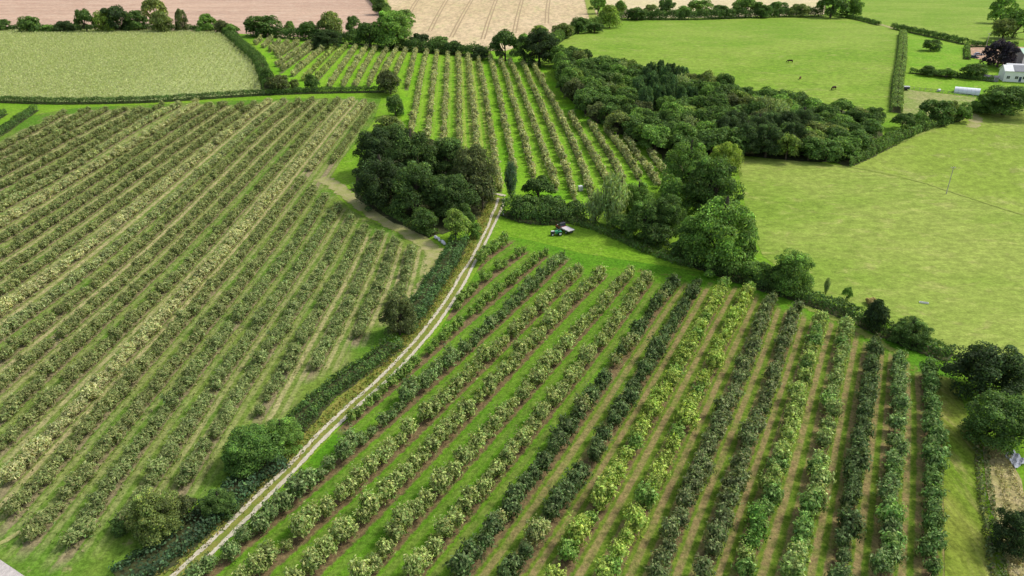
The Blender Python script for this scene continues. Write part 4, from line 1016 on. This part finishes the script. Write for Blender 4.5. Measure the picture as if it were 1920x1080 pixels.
# trailer, bale, troughs, heap
t=thing('livestock_trailer','small dark trailer beside the lower end of pale hedge','trailer',G(1698,169),math.radians(-10))
m=MB(); m.box((0,0,1.0),(2.6,1.5,1.0),BLACKP); m.build('body',t); m=MB(); m.prism([(-.8,1.5),(.8,1.5),(.6,1.75),(-.6,1.75)],-1.35,1.35,METAL); m.build('roof',t)
for y in (-.8,.8): m=MB(); m.wheel((0,y,.35),.35,.18,TYRE); m.build('wheel',t)
m=MB(); m.tube([(1.3,0,.5),(2.2,0,.5)],.05,METAL,6); m.build('drawbar',t)
t=thing('wrapped_bale','white wrapped bale by the fence in the lower paddock','bale',G(1760,172))
m=MB(); m.tube([(-.6,0,.6),(-.55,0,.6),(.55,0,.6),(.6,0,.6)],[.5,.62,.62,.5],WHITEP,16); m.build('wrap',t)
t=thing('water_trough','pale water trough lying in the right pasture','trough',G(1732,569),math.radians(-18)); t.scale=(.75,.75,.75)
m=MB(); m.box((0,0,.12),(2.4,.5,.2),WHITEP)
for x,y,sx,sy in ((0,-.24,2.4,.06),(0,.24,2.4,.06),(-1.17,0,.06,.42),(1.17,0,.06,.42)): m.box((x,y,.335),(sx,sy,.23),WHITEP)
m.build('basin',t); m=MB(); m.box((0,0,.26),(2.2,.4,.06),GLASS); m.build('water',t)
def blob(nv,mat,name,label,cat,p,sx,sy,sz,rz,n=5,seed=1):
    rg=random.Random(seed); t=thing(name,label,cat,p,rz)
    for k in range(n):
        m=MB(); c=Vector((sx*(k/(max(1,n-1))-.5),rg.uniform(-.3,.3)*sy,0)); rr=rg.uniform(.5,.8)*sy
        pts=[c+Vector((-rr*.9,0,rr*.4)),c+Vector((-rr*.6,rg.uniform(-.1,.1),rr*.5)),c+Vector((0,rg.uniform(-.1,.1),rr*.55)),c+Vector((rr*.6,0,rr*.5)),c+Vector((rr*.9,0,rr*.42))]
        m.tube(pts,[rr*.2,rr*.5*sz,rr*.55*sz,rr*.48*sz,rr*.15],mat,9); m.build(nv,t,True)
    return t
a,b=G(819,447),G(835,459)
blob('sack',SACK,'sack_heap','heap of white sacks beside the earth headland','sacks',(a+b)/2,(b-a).length,1.1,1.0,yaw(a,b),6)
a,b=G(878,357),G(926,362)
blob('stone',STONE,'stone_heap','line of pale stones beside the gateway of the track','stones',(a+b)/2,(b-a).length*.9,.9,.8,yaw(a,b),9,4)
# grey sheet at bottom right
cs=[G(1881,852),G(1900,846),G(1924,868),G(1903,880)]; ctr=sum(cs,Vector())/4
t=thing('ground_sheet','crumpled pale grey sheet lying on grass at right edge','sheet',ctr)
N=14; V=[];Fq=[]; rg=random.Random(9)
for i in range(N+1):
    for j in range(N+1):
        q=cs[0].lerp(cs[1],j/N).lerp(cs[3].lerp(cs[2],j/N),i/N)-ctr; V.append((q.x+rg.uniform(-.1,.1),q.y+rg.uniform(-.1,.1),float(ter(q.x+ctr.x,q.y+ctr.y))-ctr.z+.22+.14*math.sin(i*1.1+j*.6)+rg.uniform(-.06,.06)))
for i in range(N):
    for j in range(N): Fq.append((i*(N+1)+j,i*(N+1)+j+1,(i+1)*(N+1)+j+1,(i+1)*(N+1)+j))
m=MB(); m.add(V,[f[::-1] for f in Fq],TARP); s=m.build('sheet',t); s.modifiers.new('thick','SOLIDIFY').thickness=.05
# white tank in the far orchard
t=thing('water_tank','white caged water tank between two far orchard rows','tank',G(1088,358),.3)
m=MB(); m.box((0,0,.95),(1.15,1.0,1.3),WHITEP); m.box((0,0,1.65),(.5,.5,.1),WHITEP); m.build('tank',t)
m=MB(); m.box((0,0,.15),(1.25,1.1,.22),WOOD); m.build('pallet',t)
m=MB()
for x in (-.61,0,.61):
    for y in (-.53,.53): m.box((x,y,.95),(.04,.04,1.36),METAL)
for z in (.5,1.0,1.5):
    for y in (-.56,.56): m.box((0,y,z),(1.3,.03,.04),METAL)
    for x in (-.64,.64): m.box((x,0,z),(.03,1.08,.04),METAL)
m.build('cage',t)
# posts
for px,py,h,l in ((944,404,1.5,'white marker post at the top right of stone track'),(981,405,1.2,'thin white stake in front of the thick track hedge')):
    t=thing('marker_post',l,'post',G(px,py)); m=MB(); m.tube([(0,0,-.1),(0,0,h)],.14,WHITEP,8); m.tube([(0,0,h+.001),(0,0,h+.08)],[.15,.08],WHITEP,8); m.build('shaft',t)
def pole(px,py,h,l,arm=True):
    t=thing('telegraph_pole',l,'pole',G(px,py)); m=MB(); m.tube([(0,0,-.3),(0,0,h)],[.13,.09],WOOD,8); m.build('shaft',t)
    if arm:
        m=MB(); m.box((0,.12,h-.4),(1.5,.1,.12),WOOD); ar=m.build('crossarm',t)
        for x in (-.65,0,.65): m=MB(); m.tube([(x,.12,h-.33),(x,.12,h-.15)],.05,WHITEP,6); m.build('insulator',ar)
pole(1774,364,8.5,'grey wooden pole with crossarm standing in the right pasture'); pole(1848,90,8.0,'pale wooden pole behind the earth yard',True)
# cows
def cow(label,px,py,rz,mat,sc=1.0):
    t=thing('cow',label,'cow',G(px,py),rz,'cattle grazing in the upper pasture'); t.scale=(sc,sc,sc)
    J=[(0,0,1.05,.36),(.45,0,1.08,.36),(.8,0,1.12,.30),(1.1,0,1.0,.2),(1.3,0,.72,.17),(1.45,0,.45,.13),(1.62,0,.25,.08),
       (-.45,0,1.06,.37),(-.85,0,1.1,.31),(-1.0,0,1.12,.12),(-1.08,0,.8,.04),(-1.08,0,.5,.05)]
    E=[(0,1),(1,2),(2,3),(3,4),(4,5),(5,6),(0,7),(7,8),(8,9),(9,10),(10,11)]
    for s in (-1,1):
        b=len(J); J+=[(.72,s*.2,.75,.13),(.75,s*.2,.4,.075),(.7,s*.2,.04,.06)]; E+=[(2,b),(b,b+1),(b+1,b+2)]
        b=len(J); J+=[(-.8,s*.2,.75,.17),(-.92,s*.2,.45,.08),(-.85,s*.2,.04,.06)]; E+=[(8,b),(b,b+1),(b+1,b+2)]
        b=len(J); J+=[(1.28,s*.22,.74,.05)]; E+=[(4,b)]
    me=bpy.data.meshes.new('cow_body'); me.from_pydata([j[:3] for j in J],E,[]); me.materials.append(mat); o=obj('body',me,t)
    o.modifiers.new('skin','SKIN'); sv=me.skin_vertices[0].data
    for i,j in enumerate(J): sv[i].radius=(j[3]*(.85 if i<9 else 1),j[3])
    sv[0].use_root=True; o.modifiers.new('sub','SUBSURF').levels=1
    return t
cow('dark brown cow grazing highest up in the cattle pasture',1481,118,math.radians(170),COWH,1.2)
cow('small red-brown cow in the middle of the cattle pasture',1500,149,math.radians(240),COWR,1.0)
cow('dark cow grazing just above the edge of the copse',1563,169,math.radians(215),COWH,1.3)
# flatbed truck and green tractor in the clearing
a,b=G(1046,427),G(1071,440); yw=yaw(b,a); L=(a-b).length
c=(a+b)/2; t=thing('flatbed_truck','red and dark truck with a pale flat bed on the clearing','truck',(c.x,c.y,float(ter(c.x,c.y))),yw)
m=MB(); m.box((0,0,.62),(5.6,.8,.22),BLACKP); m.build('chassis',t)
m=MB(); m.box((-1.2,0,1.02),(3.3,2.1,.14),DECK); bd=m.build('flat_bed',t)
m=MB()
for y in (-1.03,1.03): m.box((-1.2,y,1.14),(3.3,.06,.10),METAL)
m.build('side_rail',bd)
m=MB(); m.prismy([(.55,.5),(2.75,.5),(2.8,1.05),(1.95,1.25),(.55,1.25)],-.95,.95,RED); m.build('body',t)
m=MB(); m.prismy([(.6,1.255),(1.92,1.255),(1.5,1.95),(.7,2.0)],-.88,.88,GLASS); cb=m.build('cab',t); m=MB(); m.prismy([(.68,2.003),(1.48,1.955),(1.4,2.06),(.75,2.1)],-.86,.86,BLACKP); m.build('roof',cb)
m=MB(); m.box((2.05,0,1.29),(.7,1.3,.06),WHITEP); m.build('windscreen_reflection',t)  # white slab standing in for the bright reflection on the windscreen
for x in (-1.9,1.9):
    for y in (-.92,.92): m=MB(); m.wheel((x,y,.42),.42,.26,TYRE); wl=m.build('wheel',t); m=MB(); m.wheel((x,y*1.16,.42),.2,.05,METAL,12); m.build('rim',wl)
for y in (-.7,.7): m=MB(); m.box((2.82,y,.8),(.08,.3,.18),WHITEP); m.build('headlight',t)
p=G(1043,441); t=thing('compact_tractor','small green tractor with white and dark front beside the truck','tractor',p,math.radians(188))
m=MB(); m.prismy([(-1.3,.6),(.3,.55),(.4,1.2),(-.2,1.3),(-1.3,1.15)],-.45,.45,GREENP); m.prismy([(-1.4,1.0),(-.4,1.0),(-.5,1.28),(-1.3,1.3)],-.85,-.46,GREENP); m.prismy([(-1.4,1.0),(-.4,1.0),(-.5,1.28),(-1.3,1.3)],.46,.85,GREENP); m.build('body',t)
m=MB(); m.prismy([(.41,.6),(1.5,.55),(1.5,1.1),(.45,1.22)],-.42,.42,BLACKP); bn=m.build('bonnet',t); m=MB(); m.box((1.0,0,1.22),(.8,.5,.08),WHITEP); m.build('panel',bn)
m=MB(); m.box((-.7,0,1.42),(.45,.5,.12),BLACKP); m.box((-.95,0,1.65),(.1,.5,.45),BLACKP); m.build('seat',t)
m=MB()
for y in (-.42,.42): m.tube([(-1.25,y,1.2),(-1.25,y,2.2)],.04,BLACKP,6)
m.tube([(-1.25,-.42,2.2),(-1.25,.42,2.2)],.04,BLACKP,6); m.build('roll_bar',t)
m=MB(); m.tube([(.1,0,1.25),(-.25,0,1.6)],.03,BLACKP,6); m.tube([(-.24,-.18,1.6),(-.24,.18,1.6)],.03,BLACKP,6); m.build('steering_wheel',t)
for x,y,r,wd in ((-.9,-.72,.62,.34),(-.9,.72,.62,.34),(1.1,-.58,.4,.24),(1.1,.58,.4,.24)):
    m=MB(); m.wheel((x,y,r),r,wd,TYRE); wl=m.build('wheel',t); m=MB(); m.wheel((x,y+math.copysign(wd/2+.01,y),r),r*.5,.04,WHITEP,12); m.build('rim',wl)
